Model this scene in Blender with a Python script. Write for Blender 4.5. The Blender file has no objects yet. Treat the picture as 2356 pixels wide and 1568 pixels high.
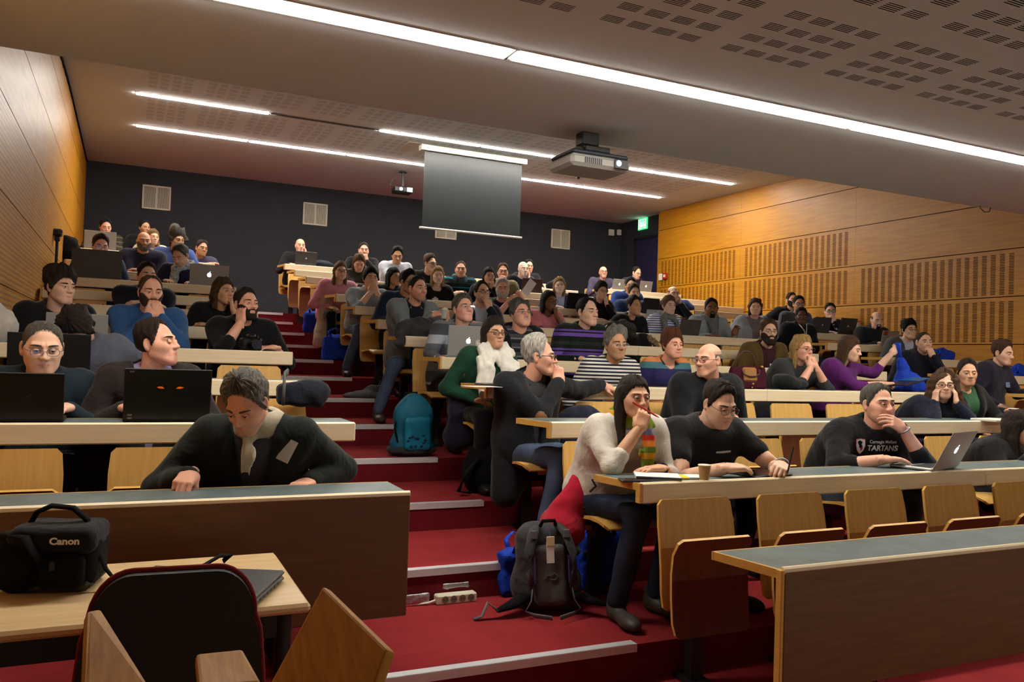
import bpy, math, random
import numpy as np
from mathutils import Vector, Matrix
from mathutils.bvhtree import BVHTree

S = bpy.context.scene
COL = S.collection
# ------------------------------------------------------------------ camera
W, H, FPX = 2356, 1568, 1880.7
CAM = np.array((0.0, 0.0, 1.364))
yw, pt, rl = math.radians(25.043), math.radians(1.294), math.radians(1.901)
FW = np.array((math.sin(yw)*math.cos(pt), math.cos(yw)*math.cos(pt), math.sin(pt)))
_r = np.array((math.cos(yw), -math.sin(yw), 0.0)); _u = np.cross(_r, FW)
RT = _r*math.cos(rl) + _u*math.sin(rl)
UP = _u*math.cos(rl) - _r*math.sin(rl)
cd = bpy.data.cameras.new('camera'); cam = bpy.data.objects.new('camera', cd); COL.objects.link(cam)
cd.sensor_width = 36; cd.lens = 36*FPX/W; cd.clip_start = .05
m = Matrix.Identity(4)
for i in range(3):
    m[i][0], m[i][1], m[i][2], m[i][3] = RT[i], UP[i], -FW[i], CAM[i]
cam.matrix_world = m
S.camera = cam
# ------------------------------------------------------------------ world and exposure
wd = bpy.data.worlds.new('world'); S.world = wd; wd.use_nodes = True
wd.node_tree.nodes['Background'].inputs[0].default_value = (.02, .02, .022, 1)
S.view_settings.view_transform = 'Standard'; S.view_settings.look = 'None'
S.view_settings.exposure = 0.22; S.view_settings.gamma = 1.0
S.cycles.use_denoising = True
S.cycles.max_bounces = 6; S.cycles.diffuse_bounces = 4; S.cycles.glossy_bounces = 3
S.cycles.transparent_max_bounces = 8; S.cycles.sample_clamp_indirect = 4
LAMP = 105.0       # emission of the luminous ceiling strips
PROJ = 160.0       # beam of the ceiling projector


def ray(x, y): return FW + RT*(x-W/2)/FPX - UP*(y-H/2)/FPX
def at(x, y, Y=None, Z=None, X=None):
    "point on the line of sight of a photograph pixel, at a known depth Y (or height Z, or X)"
    r = ray(x, y); i, v = (0, X) if X is not None else (1, Y) if Y is not None else (2, Z)
    return CAM + r*(v-CAM[i])/r[i]
def px_of(p):
    d = np.asarray(p, float)-CAM; z = d@FW
    return W/2+FPX*(d@RT)/z, H/2-FPX*(d@UP)/z, z

# ------------------------------------------------------------------ materials
def lin(c):
    return tuple((v/255/12.92 if v/255 <= .04045 else ((v/255+.055)/1.055)**2.4) for v in c)
MATS = {}
def mat(key, rgb, rough=.6, var=0.0, scale=8.0, bump=0.0, bscale=60.0, metal=0.0, spec=.4, emit=None, estr=0, stretch=None, rgb2=None, sheen=0, alpha=1):
    "plain procedural material: base colour varied by noise, optional bump"
    if key in MATS: return MATS[key]
    m = bpy.data.materials.new(key); m.use_nodes = True; nt = m.node_tree; b = nt.nodes['Principled BSDF']
    c = lin(rgb); b.inputs['Base Color'].default_value = (*c, 1)
    b.inputs['Roughness'].default_value = rough; b.inputs['Metallic'].default_value = metal
    b.inputs['Specular IOR Level'].default_value = spec
    if alpha < 1: b.inputs['Alpha'].default_value = alpha
    if sheen: b.inputs['Sheen Weight'].default_value = sheen
    if emit: b.inputs['Emission Color'].default_value = (*lin(emit), 1); b.inputs['Emission Strength'].default_value = estr
    if var or bump:
        tc = nt.nodes.new('ShaderNodeTexCoord'); mp = nt.nodes.new('ShaderNodeMapping')
        nt.links.new(tc.outputs['Object'], mp.inputs[0])
        if stretch: mp.inputs['Scale'].default_value = stretch
    if var:
        n = nt.nodes.new('ShaderNodeTexNoise'); n.inputs['Scale'].default_value = scale; n.inputs['Detail'].default_value = 5
        nt.links.new(mp.outputs[0], n.inputs[0])
        r = nt.nodes.new('ShaderNodeValToRGB')
        c2 = lin(rgb2) if rgb2 else tuple(min(1, v*(1+var)) for v in c)
        c1 = c if rgb2 else tuple(v*(1-var) for v in c)
        r.color_ramp.elements[0].color = (*c1, 1); r.color_ramp.elements[1].color = (*c2, 1)
        r.color_ramp.elements[0].position = .3; r.color_ramp.elements[1].position = .7
        nt.links.new(n.outputs[0], r.inputs[0]); nt.links.new(r.outputs[0], b.inputs['Base Color'])
    if bump:
        n2 = nt.nodes.new('ShaderNodeTexNoise'); n2.inputs['Scale'].default_value = bscale; n2.inputs['Detail'].default_value = 4
        nt.links.new(mp.outputs[0], n2.inputs[0])
        bp = nt.nodes.new('ShaderNodeBump'); bp.inputs['Strength'].default_value = bump; bp.inputs['Distance'].default_value = .01
        nt.links.new(n2.outputs[0], bp.inputs['Height']); nt.links.new(bp.outputs[0], b.inputs['Normal'])
    MATS[key] = m
    return m

def wood(key, rgb, rgb2, rough=.4, grain=(1, 14, 14), scale=3, spec=.4, coat=0):
    if key in MATS: return MATS[key]
    m = mat(key, rgb, rough, var=.1, scale=scale, rgb2=rgb2, stretch=grain, spec=spec)
    m.node_tree.nodes['Principled BSDF'].inputs['Coat Weight'].default_value = coat
    m.node_tree.nodes['Principled BSDF'].inputs['Coat Roughness'].default_value = .3
    return m

def banded(key, bands, axis=2, off=0.0, rough=.85):
    "cloth with bands across one axis: bands = [(width, rgb), ...] repeated"
    if key in MATS: return MATS[key]
    m = bpy.data.materials.new(key); m.use_nodes = True; nt = m.node_tree; b = nt.nodes['Principled BSDF']
    b.inputs['Roughness'].default_value = rough; b.inputs['Specular IOR Level'].default_value = .2
    tc = nt.nodes.new('ShaderNodeTexCoord'); sp = nt.nodes.new('ShaderNodeSeparateXYZ'); nt.links.new(tc.outputs['Object'], sp.inputs[0])
    tot = sum(w for w, _ in bands)
    a = nt.nodes.new('ShaderNodeMath'); a.operation = 'ADD'; a.inputs[1].default_value = 10*tot+off; nt.links.new(sp.outputs[axis], a.inputs[0])
    d = nt.nodes.new('ShaderNodeMath'); d.operation = 'DIVIDE'; d.inputs[1].default_value = tot; nt.links.new(a.outputs[0], d.inputs[0])
    f = nt.nodes.new('ShaderNodeMath'); f.operation = 'FRACT'; nt.links.new(d.outputs[0], f.inputs[0])
    r = nt.nodes.new('ShaderNodeValToRGB'); r.color_ramp.interpolation = 'CONSTANT'
    x = 0
    for i, (w, c) in enumerate(bands):
        e = r.color_ramp.elements[i] if i < 2 else r.color_ramp.elements.new(x/tot)
        e.position = x/tot; e.color = (*lin(c), 1); x += w
    nt.links.new(f.outputs[0], r.inputs[0]); nt.links.new(r.outputs[0], b.inputs['Base Color'])
    MATS[key] = m
    return m

BEECH = wood('beech_edge', (234, 215, 176), (246, 230, 196), .38, (.6, 14, 30), 3)
PLY = wood('beech_plywood', (210, 164, 86), (226, 182, 106), .38, (14, 3, 1.2), 4)
PLYX = wood('plywood_edge', (204, 156, 74), (220, 174, 92), .45, (4, 4, 30), 4)
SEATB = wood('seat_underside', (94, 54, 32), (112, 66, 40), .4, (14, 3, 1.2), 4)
OAKW = wood('wall_veneer', (176, 114, 14), (196, 136, 26), .45, (1, 1.2, 16), 2.2, spec=.5)
PANEL = wood('desk_front_laminate', (104, 72, 46), (120, 84, 56), .36, (1.2, 10, 18), 3)
TABLE = wood('table_laminate', (214, 182, 132), (228, 198, 150), .35, (1.5, 16, 16), 3)
ARMW = wood('varnished_oak', (156, 100, 20), (182, 126, 34), .6, (40, 5, 5), 2.5)
SLATE = mat('slate_laminate', (92, 106, 106), .42, var=.22, scale=9)
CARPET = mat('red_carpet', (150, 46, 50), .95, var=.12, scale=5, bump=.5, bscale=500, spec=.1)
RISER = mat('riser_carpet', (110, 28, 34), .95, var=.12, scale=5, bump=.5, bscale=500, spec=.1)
CEIL = mat('ceiling_plaster', (204, 210, 212), .9, var=.02, scale=2, spec=.1)
HOLE = mat('perforation_backing', (70, 62, 54), .95, spec=.05)
HOLEW = mat('slot_backing', (46, 26, 6), .95, spec=.05)
DWALL = mat('slate_grey_wall', (50, 52, 57), .85, var=.06, scale=3, spec=.15)
ALU = mat('brushed_aluminium', (214, 214, 216), .42, metal=.25, var=.05, scale=30)
BLKM = mat('black_metal', (26, 26, 28), .45, spec=.4)
GREYM = mat('dark_grey_metal', (64, 66, 70), .45, metal=.4)
BLKP = mat('black_plastic', (18, 18, 19), .4)
BLKF = mat('black_fabric', (17, 17, 19), .92, var=.2, scale=30, bump=.4, bscale=250, spec=.15)
WHT = mat('white_plastic', (226, 222, 210), .5)
DARK = mat('gap_shade_black', (6, 6, 6), .9, spec=.05)

# ------------------------------------------------------------------ mesh helpers
class MB:
    "collects shapes; build() links them as one mesh object"
    def __init__(s): s.v = []; s.f = []; s.m = []; s.n = 0
    def add(s, v, f, mi=0):
        v = np.asarray(v, float).reshape(-1, 3)
        s.v.append(v)
        for q in f: s.f.append([int(i)+s.n for i in q]); s.m.append(mi)
        s.n += len(v); return s
    def addm(s, v, f, mis):
        s.v.append(np.asarray(v, float))
        for q, k in zip(np.asarray(f).tolist(), mis): s.f.append([i+s.n for i in q]); s.m.append(int(k))
        s.n += len(v); return s
    def box(s, lo, hi, mi=0, b=0.0, M=None):
        lo = np.array(lo, float); hi = np.array(hi, float)
        if b <= 0:
            v = np.array([(x, y, z) for x in (lo[0], hi[0]) for y in (lo[1], hi[1]) for z in (lo[2], hi[2])])
            f = [(0, 1, 3, 2), (4, 6, 7, 5), (0, 4, 5, 1), (2, 3, 7, 6), (0, 2, 6, 4), (1, 5, 7, 3)]
        else:
            b = min(b, (hi-lo).min()*.45); v = []; idx = {}
            for sx in (0, 1):
                for sy in (0, 1):
                    for sz in (0, 1):
                        c = np.where(np.array((sx, sy, sz)) > 0, hi, lo); d = np.array([-1 if q else 1 for q in (sx, sy, sz)])*b
                        for a in range(3):
                            w = c+d; w[a] = c[a]; idx[(sx, sy, sz, a)] = len(v); v.append(w)
            f = []
            for a in range(3):
                o = [i for i in range(3) if i != a]
                for q in (0, 1):
                    loop = []
                    for (p, r) in ((0, 0), (1, 0), (1, 1), (0, 1)):
                        k = [0, 0, 0]; k[a] = q; k[o[0]] = p; k[o[1]] = r; loop.append(idx[(*k, a)])
                    f.append(loop if (q == 1) ^ (a == 1) else loop[::-1])
                for p in (0, 1):
                    for r in (0, 1):
                        k0 = [0, 0, 0]; k0[o[0]] = p; k0[o[1]] = r; k1 = list(k0); k1[a] = 1
                        A, B = o
                        q = [idx[(*k0, A)], idx[(*k1, A)], idx[(*k1, B)], idx[(*k0, B)]]
                        n = np.cross(np.array(v[q[1]])-v[q[0]], np.array(v[q[2]])-v[q[1]]); out = np.array(v[q[0]])-(lo+hi)/2
                        f.append(q if n@out > 0 else q[::-1])
            for sx in (0, 1):
                for sy in (0, 1):
                    for sz in (0, 1):
                        q = [idx[(sx, sy, sz, a)] for a in range(3)]
                        f.append(q if (sx+sy+sz) % 2 else q[::-1])
            v = np.array(v)
        if M is not None: v = v@np.array(M)[:3, :3].T + np.array(M)[:3, 3]
        return s.add(v, f, mi)
    def tube(s, pts, r, n=8, mi=0, cap=True, flat=None, up=(0, 0, 1)):
        "sweep a circle (or ellipse: flat = height factor) along points; r a number or list"
        P = np.array(pts, float); k = len(P); R = np.full(k, r) if np.isscalar(r) else np.array(r, float)
        T = np.gradient(P, axis=0); T /= np.linalg.norm(T, axis=1)[:, None]+1e-12
        u = np.array(up, float)
        if abs(T[0]@u) > .95: u = np.array((1.0, 0, 0))
        V = []; a = np.arange(n)*2*math.pi/n; fl = 1 if flat is None else flat
        for i in range(k):
            x = np.cross(u, T[i]); x /= np.linalg.norm(x)+1e-12; y = np.cross(T[i], x); u = y if flat is None else u
            V.append(P[i]+R[i]*(np.cos(a)[:, None]*x+fl*np.sin(a)[:, None]*y))
        V = np.concatenate(V); f = []
        for i in range(k-1):
            for j in range(n):
                f.append((i*n+j, i*n+(j+1) % n, (i+1)*n+(j+1) % n, (i+1)*n+j))
        if cap: f.append(tuple(range(n))[::-1]); f.append(tuple(range((k-1)*n, k*n)))
        return s.add(V, f, mi)
    def prism(s, poly, d, mi=0, o=(0, 0, 0), ex=(1, 0, 0), ey=(0, 0, 1), ed=(0, 1, 0)):
        "extrude a 2D outline (in ex, ey) by d along ed"
        o, ex, ey, ed = (np.array(q, float) for q in (o, ex, ey, ed)); n = len(poly)
        A = np.array([o+ex*p[0]+ey*p[1] for p in poly]); B = A+ed*d
        f = [tuple(range(n)), tuple(range(2*n-1, n-1, -1))]
        f += [(i, i+n, (i+1) % n+n, (i+1) % n) for i in range(n)]
        return s.add(np.concatenate([A, B]), f, mi)
    def ball(s, c, r, nu=14, nv=9, mi=0, M=None):
        r = np.full(3, r) if np.isscalar(r) else np.array(r, float)
        v = []
        for i in range(nv+1):
            t = math.pi*i/nv
            for j in range(nu):
                p = 2*math.pi*j/nu; v.append((math.sin(t)*math.cos(p), math.sin(t)*math.sin(p), math.cos(t)))
        v = np.array(v)*r
        if M is not None: v = v@np.array(M)[:3, :3].T
        f = [(i*nu+j, (i+1)*nu+j, (i+1)*nu+(j+1) % nu, i*nu+(j+1) % nu) for i in range(nv) for j in range(nu)]
        return s.add(v+np.array(c), f, mi)
    def lathe(s, prof, n=16, mi=0, o=(0, 0, 0)):
        "profile [(r, z)] turned about z"
        a = np.arange(n)*2*math.pi/n; V = np.concatenate([[(r*math.cos(t), r*math.sin(t), z) for t in a] for r, z in prof])+np.array(o)
        k = len(prof); f = [(i*n+j, i*n+(j+1) % n, (i+1)*n+(j+1) % n, (i+1)*n+j) for i in range(k-1) for j in range(n)]
        f.append(tuple(range(n))[::-1]); f.append(tuple(range((k-1)*n, k*n)))
        return s.add(V, f, mi)
    def mesh(s, name, mats, smooth=False):
        me = bpy.data.meshes.new(name)
        V = np.concatenate(s.v) if s.v else np.zeros((0, 3))
        me.from_pydata(V.tolist(), [], s.f)
        for q in (mats if isinstance(mats, (list, tuple)) else [mats]): me.materials.append(q)
        if any(s.m): me.polygons.foreach_set('material_index', np.array(s.m, np.int32))
        if smooth is True: me.polygons.foreach_set('use_smooth', np.ones(len(s.f), bool))
        elif smooth:
            me.polygons.foreach_set('use_smooth', np.ones(len(s.f), bool)); me.set_sharp_from_angle(angle=math.radians(smooth))
        me.update(); return me
    def build(s, name, mats, parent=None, smooth=False, loc=None, rz=0):
        return link(name, s.mesh(name, mats, smooth), parent, loc, rz)

def link(name, me, parent=None, loc=None, rz=0):
    o = bpy.data.objects.new(name, me); COL.objects.link(o)
    if parent is not None: o.parent = parent
    if loc is not None: o.location = loc
    if rz: o.rotation_euler[2] = rz
    return o
def tag(o, label, cat, group=None):
    o['label'] = label; o['category'] = cat
    if group: o['group'] = group
    return o
def thing(name, label, cat, loc=(0, 0, 0), rz=0, group=None):
    o = bpy.data.objects.new(name, None); COL.objects.link(o); o.empty_display_size = .1
    o.location = loc; o.rotation_euler[2] = rz
    return tag(o, label, cat, group)
def struct(o): o['kind'] = 'structure'; return o

# fast quad mesh from arrays
def qmesh(name, v, f, mats, mi=None, smooth=True):
    me = bpy.data.meshes.new(name); n, k = f.shape
    me.vertices.add(len(v)); me.vertices.foreach_set('co', v.astype(np.float32).ravel())
    me.loops.add(n*k); me.loops.foreach_set('vertex_index', f.astype(np.int32).ravel())
    me.polygons.add(n); me.polygons.foreach_set('loop_start', (np.arange(n)*k).astype(np.int32))
    for q in mats: me.materials.append(q)
    if mi is not None: me.polygons.foreach_set('material_index', mi.astype(np.int32))
    me.polygons.foreach_set('use_smooth', np.full(n, smooth)); me.update(calc_edges=True); me.validate()
    return me

# ------------------------------------------------------------------ soft shapes from distance fields
def surfnet(F, lo, h):
    "naive surface nets: closed quad mesh of F = 0"
    F = F.copy()
    for a in range(3):
        sl = [slice(None)]*3
        for e in (0, -1):
            sl[a] = e; F[tuple(sl)] = np.maximum(F[tuple(sl)], h*.3)
    I = F < 0; nx, ny, nz = F.shape
    c = sum(I[a:nx-1+a, b:ny-1+b, d:nz-1+d].astype(np.int8) for a in (0, 1) for b in (0, 1) for d in (0, 1))
    act = (c > 0) & (c < 8); ix = np.full(act.shape, -1); nv = act.sum(); ix[act] = np.arange(nv)
    acc = np.zeros(act.shape+(3,)); cnt = np.zeros(act.shape)
    fs = []
    for a in range(3):
        A = np.moveaxis(F, a, 0); B = np.moveaxis(I, a, 0)
        cr = B[:-1] != B[1:]; t = np.where(cr, A[:-1]/np.where(cr, A[:-1]-A[1:], 1), 0)
        ac = np.moveaxis(acc, a, 0); cn = np.moveaxis(cnt, a, 0); o = [i for i in range(3) if i != a]
        for d1 in (0, 1):
            for d2 in (0, 1):
                n1, n2 = cr.shape[1]-1, cr.shape[2]-1
                q = cr[:, d1:d1+n1, d2:d2+n2]
                cn += q; ac[..., a] += t[:, d1:d1+n1, d2:d2+n2]; ac[..., o[0]] += d1*q; ac[..., o[1]] += d2*q
        e = cr[:, 1:-1, 1:-1]; g = np.moveaxis(ix, a, 0)
        q = np.stack([g[:, :-1, :-1][e], g[:, 1:, :-1][e], g[:, 1:, 1:][e], g[:, :-1, 1:][e]], 1)
        fl = B[:-1, 1:-1, 1:-1][e]
        if a == 1: fl = ~fl
        q[~fl] = q[~fl][:, ::-1]; fs.append(q)
    pos = np.argwhere(act)+acc[act]/cnt[act][:, None]
    return pos*h+np.array(lo), np.concatenate(fs)

def grid(lo, hi, h):
    lo = np.array(lo, float); n = np.ceil((np.array(hi)-lo)/h).astype(int)+1
    return np.stack(np.meshgrid(*[(lo[i]+h*np.arange(n[i])).astype(np.float32) for i in range(3)], indexing='ij'), -1)
def _n(q): return np.sqrt(np.einsum('...i,...i->...', q, q))
def _c(p, x): return np.asarray(x, dtype=p.dtype)
def d_cap(p, a, b, ra, rb=None):
    rb = ra if rb is None else rb
    a = _c(p, a); ba = _c(p, b)-a; pa = p-a
    t = np.clip((pa@ba)/(float(ba@ba)+1e-12), 0, 1)
    return _n(pa-t[..., None]*ba)-(float(ra)+float(rb-ra)*t)
def d_ell(p, c, r):
    r = _c(p, r); q = (p-_c(p, c))/r; k0 = _n(q); k1 = _n(q/r)
    return k0*(k0-1)/(k1+1e-9)
def d_box(p, c, b, r=0.0):
    q = np.abs(p-_c(p, c))-(_c(p, b)-r)
    return _n(np.maximum(q, 0))+np.minimum(q.max(-1), 0)-r
def smin(a, b, k):
    h = np.maximum(k-np.abs(a-b), 0)/k
    return np.minimum(a, b)-h*h*(k*.25)
def smax(a, b, k): return -smin(-a, -b, k)
def wob(p, seed, f=18.0):
    "cheap cloth-fold noise, about -1..1"
    r = np.random.RandomState(seed); o = 0
    for i in range(4):
        w = r.randn(3); w /= np.linalg.norm(w); w *= f*(.6+.5*i)
        o = o+np.sin(p@_c(p, w)+float(r.rand()*6.3)+np.float32(1.3)*np.sin(p@_c(p, w[[1, 2, 0]]*.7)+float(r.rand()*6)))/(1+.5*i)
    return o/2.1
def blob(name, fn, lo, hi, h, mats, parent=None, smooth=True, mi=None, loc=None):
    g = grid(lo, hi, h); v, f = surfnet(fn(g), lo, h)
    m_ = None if mi is None else mi(v[f].mean(1))
    return link(name, qmesh(name, v, f, mats if isinstance(mats, (list, tuple)) else [mats], m_, smooth), parent, loc)
# ================================================================== THE ROOM
XL, XR, YB, ZC, ZN, YE = -.74, 9.2, 14.7, 4.32, 2.80, 4.64
RISE, RUN, Y1 = .161, .85, 2.96
def tread(k): return RISE*k                       # floor level of step k
def deskY(k): return 1.25+.85*k                   # front edge of desk row k
def deskZ(k): return .161*k+(.525 if k <= 2 else .557 if k < 9 else .565)
SECT = {'L': (-.70, .98), 'M': (2.02, 6.50), 'R': (7.50, 9.16)}

def slab(name, lo, hi, m, parent=None, b=0):
    return MB().box(lo, hi, b=b).build(name, m, parent)
# floor: ground and twelve carpeted steps, aluminium nosings across the two aisles
floor = struct(slab('floor', (XL-.3, -3.2, -.2), (XR+.4, Y1, 0), CARPET))
MB().box((XL-.3, -3.2, -.01), (XR+.4, 1.1, .004)).build('bounce_floor', mat('bounce_floor_grey', (158, 154, 146), .6, var=.05, scale=4), floor)  # pale floor out of view, added to bounce neutral light onto the ceiling
AISLES = ((.80, 2.02), (6.55, 7.45))
for k in range(1, 13):
    y0 = Y1+RUN*(k-1); y1 = y0+RUN if k < 12 else YB+.2
    st = MB().box((XL-.3, y0, tread(k-1)-.02), (XR+.4, y1, tread(k)), 0)
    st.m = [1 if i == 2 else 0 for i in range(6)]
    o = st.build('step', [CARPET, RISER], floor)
    for j, (xa, xb) in enumerate(AISLES):
        n = MB().box((xa, y0-.004, tread(k)), (xb, y0+.045, tread(k)+.004)).box((xa, y0-.006, tread(k)-.03), (xb, y0, tread(k)+.004))
        n.build('nosing', ALU, o)

def plate(xs, ys, fn, m, skip):
    "sheet with rectangular holes: xs, ys breakpoints; skip(i, j) true leaves the cell open"
    X, Y = np.meshgrid(xs, ys, indexing='ij'); v = fn(X.ravel(), Y.ravel()); ny = len(ys); f = []
    for i in range(len(xs)-1):
        for j in range(ny-1):
            if not skip(i, j): f.append((i*ny+j, (i+1)*ny+j, (i+1)*ny+j+1, i*ny+j+1))
    return v, np.array(f)
def slits(starts, n, w, pitch):
    "breakpoints and hole flags for n holes of width w from each start"
    b = []
    for s_ in starts:
        for q in range(n): b += [s_+q*pitch, s_+q*pitch+w]
    return b
# near ceiling, lower than the rest of the room, with clusters of slit blocks
def ceil_plate(name, x0, x1, y0, y1, xst, yst, zf, m, slit_n=5, bl=.095, pit=.013, parent=None):
    bx = [x0]+slits(xst, 1, bl, 1)+[x1]; by = [y0]
    for s_ in yst: by += slits([s_], slit_n, .006, pit)
    by += [y1]
    v, f = plate(bx, by, lambda X, Y: np.stack([X, Y, zf(Y)], 1), m, lambda i, j: i % 2 == 1 and j % 2 == 1)
    o = link(name, qmesh(name, v, f, [m], smooth=False), parent)
    vb = np.array([(x0, y0, zf(np.array([y0]))[0]+.03), (x1, y0, zf(np.array([y0]))[0]+.03), (x1, y1, zf(np.array([y1]))[0]+.03), (x0, y1, zf(np.array([y1]))[0]+.03)])
    link('void_lining', qmesh('void_lining', vb, np.array([[0, 1, 2, 3]]), [HOLE], smooth=False), o)
    return o
xst = [1.775-.0475+.633*c_+.131*q for c_ in range(-3, 11) for q in range(4)]
xst = [x for x in xst if XL+.1 < x < XR-.2]
yst = [2.515-.032+.133*q-.633*c_ for c_ in range(3, -1, -1) for q in range(4)]
LY0, LY1 = 3.42, 3.545
ceiling = struct(ceil_plate('ceiling', XL-.3, XR+.4, .2, LY0-.012, xst, yst, lambda Y: np.full(len(Y), ZN), CEIL))
def sheet(name, pts, m, parent=None):
    return link(name, qmesh(name, np.array(pts, float), np.array([[0, 1, 2, 3]]), [m], smooth=False), parent)
sheet('soffit', [(XL-.3, LY1+.012, ZN), (XR+.4, LY1+.012, ZN), (XR+.4, YE, ZN), (XL-.3, YE, ZN)], CEIL, ceiling)
sheet('soffit', [(XL-.3, -3.2, ZN), (XR+.4, -3.2, ZN), (XR+.4, .2, ZN), (XL-.3, .2, ZN)], CEIL, ceiling)
sheet('ceiling_drop', [(XL-.3, YE, ZN), (XR+.4, YE, ZN), (XR+.4, YE, 3.9), (XL-.3, YE, 3.9)], CEIL, ceiling)
# far ceiling: gently arched, then flat
def zfar(Y): return ZC-.0165*np.clip(11.2-Y, 0, 9)**2*(1-.02*np.clip(11.2-Y, 0, 9))*.9
ys_ = np.linspace(YE, 9.2, 14)
far = MB()
for a_, b_ in zip(ys_[:-1], ys_[1:]):
    far.add([(XL-.3, a_, zfar(a_)), (XR+.4, a_, zfar(a_)), (XR+.4, b_, zfar(b_)), (XL-.3, b_, zfar(b_))], [(0, 1, 2, 3)])
far.build('arched_ceiling', CEIL, ceiling, smooth=True)
L2Y, L3Y = 10.43, 11.99
xs2 = [.12-.045+.60*c_+.12*q for c_ in range(0, 14) for q in range(4)]
ceil_plate('perforated_ceiling', XL-.3, XR+.4, 9.2, L2Y-.05, xs2, [9.30+.17*q for q in range(5)], zfar, CEIL, 4, .085, .03, ceiling)
ceil_plate('perforated_ceiling', XL-.3, XR+.4, L2Y+.05, L3Y-.05, xs2, [10.62+.17*q for q in range(6)], zfar, CEIL, 4, .085, .03, ceiling)
sheet('ceiling_back', [(XL-.3, L3Y+.05, ZC), (XR+.4, L3Y+.05, ZC), (XR+.4, YB+.2, ZC), (XL-.3, YB+.2, ZC)], CEIL, ceiling)

# ---- luminous strips: each segment a lamp with housing and diffuser
TUBE = mat('lamp_diffuser', (255, 255, 255), .5, emit=(255, 247, 234), estr=LAMP)
TUBEN = mat('lamp_diffuser_near', (255, 255, 255), .5, emit=(255, 247, 234), estr=LAMP*.52)
HOUS = mat('lamp_housing', (200, 198, 192), .35, metal=.5)
LOUV = mat('lamp_louvre_unlit', (120, 118, 112), .3, metal=.6)
def lamp(x0, x1, y0, y1, z, label, group, lit=True, tube=None):
    t = thing('ceiling_light', label, 'light', ((x0+x1)/2, (y0+y1)/2, z), group=group)
    w, d = (x1-x0)/2, (y1-y0)/2
    h = MB()
    for s_ in (-1, 1):
        h.box((-w, s_*d-.012, -.004), (w, s_*d+.012, .09)); h.box((s_*w-.004, -d, -.002), (s_*w+.004, d, .09))
    h.box((-w, -d, .085), (w, d, .09)); h.build('housing', HOUS, t)
    if lit:
        MB().box((-w+.004, -d+.012, -.012), (w-.004, d-.012, .02), b=.008).build('diffuser', tube or TUBE, t)
    else:
        g = MB()
        for i in range(int((2*w)/.05)): g.box((-w+.02+i*.05, -d+.012, .0), (-w+.026+i*.05, d-.012, .05))
        g.box((-w, -d+.012, .06), (w, d-.012, .065)); g.build('louvre', LOUV, t)
    return t
for i, (a_, b_) in enumerate([(-.6, 1.565), (1.585, 3.78), (3.80, 5.99), (6.01, 8.2)]):
    lamp(a_, b_, LY0, LY1, ZN, ['wide bright strip light on the low ceiling, end leaving the frame at the top', 'wide bright strip light on the low ceiling above the projector', 'wide bright strip light on the low ceiling beside the perforations', 'wide bright strip light on the low ceiling, farthest to the right'][i], 'front strip lights', tube=TUBEN)
def far_row(y, xs, who, off=()):
    n = len(xs)-1
    for i in range(n):
        pos = ['leftmost', 'second from the left', 'third from the left', 'fourth from the left', 'fifth from the left', 'rightmost'][i if i < n-1 else 5]
        lamp(xs[i]+.008, xs[i+1]-.008, y-.05, y+.05, float(zfar(y)), f'thin {"unlit" if i in off else "bright"} strip light, {pos} segment of the {who} row', who+' row of strip lights', i not in off)
far_row(L2Y, [-.06, 1.46, 2.85, 4.3, 5.75, 7.2, 8.72], 'nearer far-ceiling', (1,))
far_row(L3Y, [-.05, 1.40, 2.80, 4.25, 5.65, 7.05, 8.42], 'farther far-ceiling')

for y_, a_, b_ in ((L2Y, XL-.3, -.06), (L2Y, 8.72, XR+.4), (L3Y, XL-.3, -.05), (L3Y, 8.42, XR+.4)):
    z_ = float(zfar(y_)); sheet('ceiling_infill', [(a_, y_-.05, z_), (b_, y_-.05, z_), (b_, y_+.05, z_), (a_, y_+.05, z_)], CEIL, ceiling)
for a_, b_ in ((XL-.3, -.6), (8.2, XR+.4)):
    sheet('ceiling_infill', [(a_, LY0-.012, ZN), (b_, LY0-.012, ZN), (b_, LY1+.012, ZN), (a_, LY1+.012, ZN)], CEIL, ceiling)
# ---- walls
JZ = [1.173, 1.728, 2.283, 2.838, 3.393, 3.948, 4.5]
def dots(key):
    m = wood(key, (176, 114, 14), (196, 136, 26), .45, (1, 1.2, 16), 2.2, spec=.5)
    nt = m.node_tree; b = nt.nodes['Principled BSDF']; src = b.inputs['Base Color'].links[0].from_socket
    tc = nt.nodes.new('ShaderNodeTexCoord'); sp = nt.nodes.new('ShaderNodeSeparateXYZ'); nt.links.new(tc.outputs['Object'], sp.inputs[0])
    def M(op, a, bb=None):
        n = nt.nodes.new('ShaderNodeMath'); n.operation = op
        for i, q in enumerate((a, bb)):
            if q is None: continue
            if isinstance(q, (int, float)): n.inputs[i].default_value = q
            else: nt.links.new(q, n.inputs[i])
        return n.outputs[0]
    sq = [M('POWER', M('SUBTRACT', M('FRACT', M('DIVIDE', M('ADD', sp.outputs[i], 10), .034)), .5), 2) for i in (1, 2)]
    hole = M('LESS_THAN', M('ADD', sq[0], sq[1]), .055)
    mx = nt.nodes.new('ShaderNodeMix'); mx.data_type = 'RGBA'; nt.links.new(hole, mx.inputs[0]); nt.links.new(src, mx.inputs[6]); mx.inputs[7].default_value = (*lin((44, 26, 6)), 1)
    nt.links.new(mx.outputs[2], b.inputs['Base Color'])
    return m
DOTS = dots('perforated_veneer')
wl = struct(slab('wall_left', (XL-.2, -3.2, -.2), (XL-.02, YB+.2, 4.6), HOLEW))
yj = [-3.2, .6, 3.0, 5.1, 7.5, 9.9, 12.3, YB]
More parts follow.
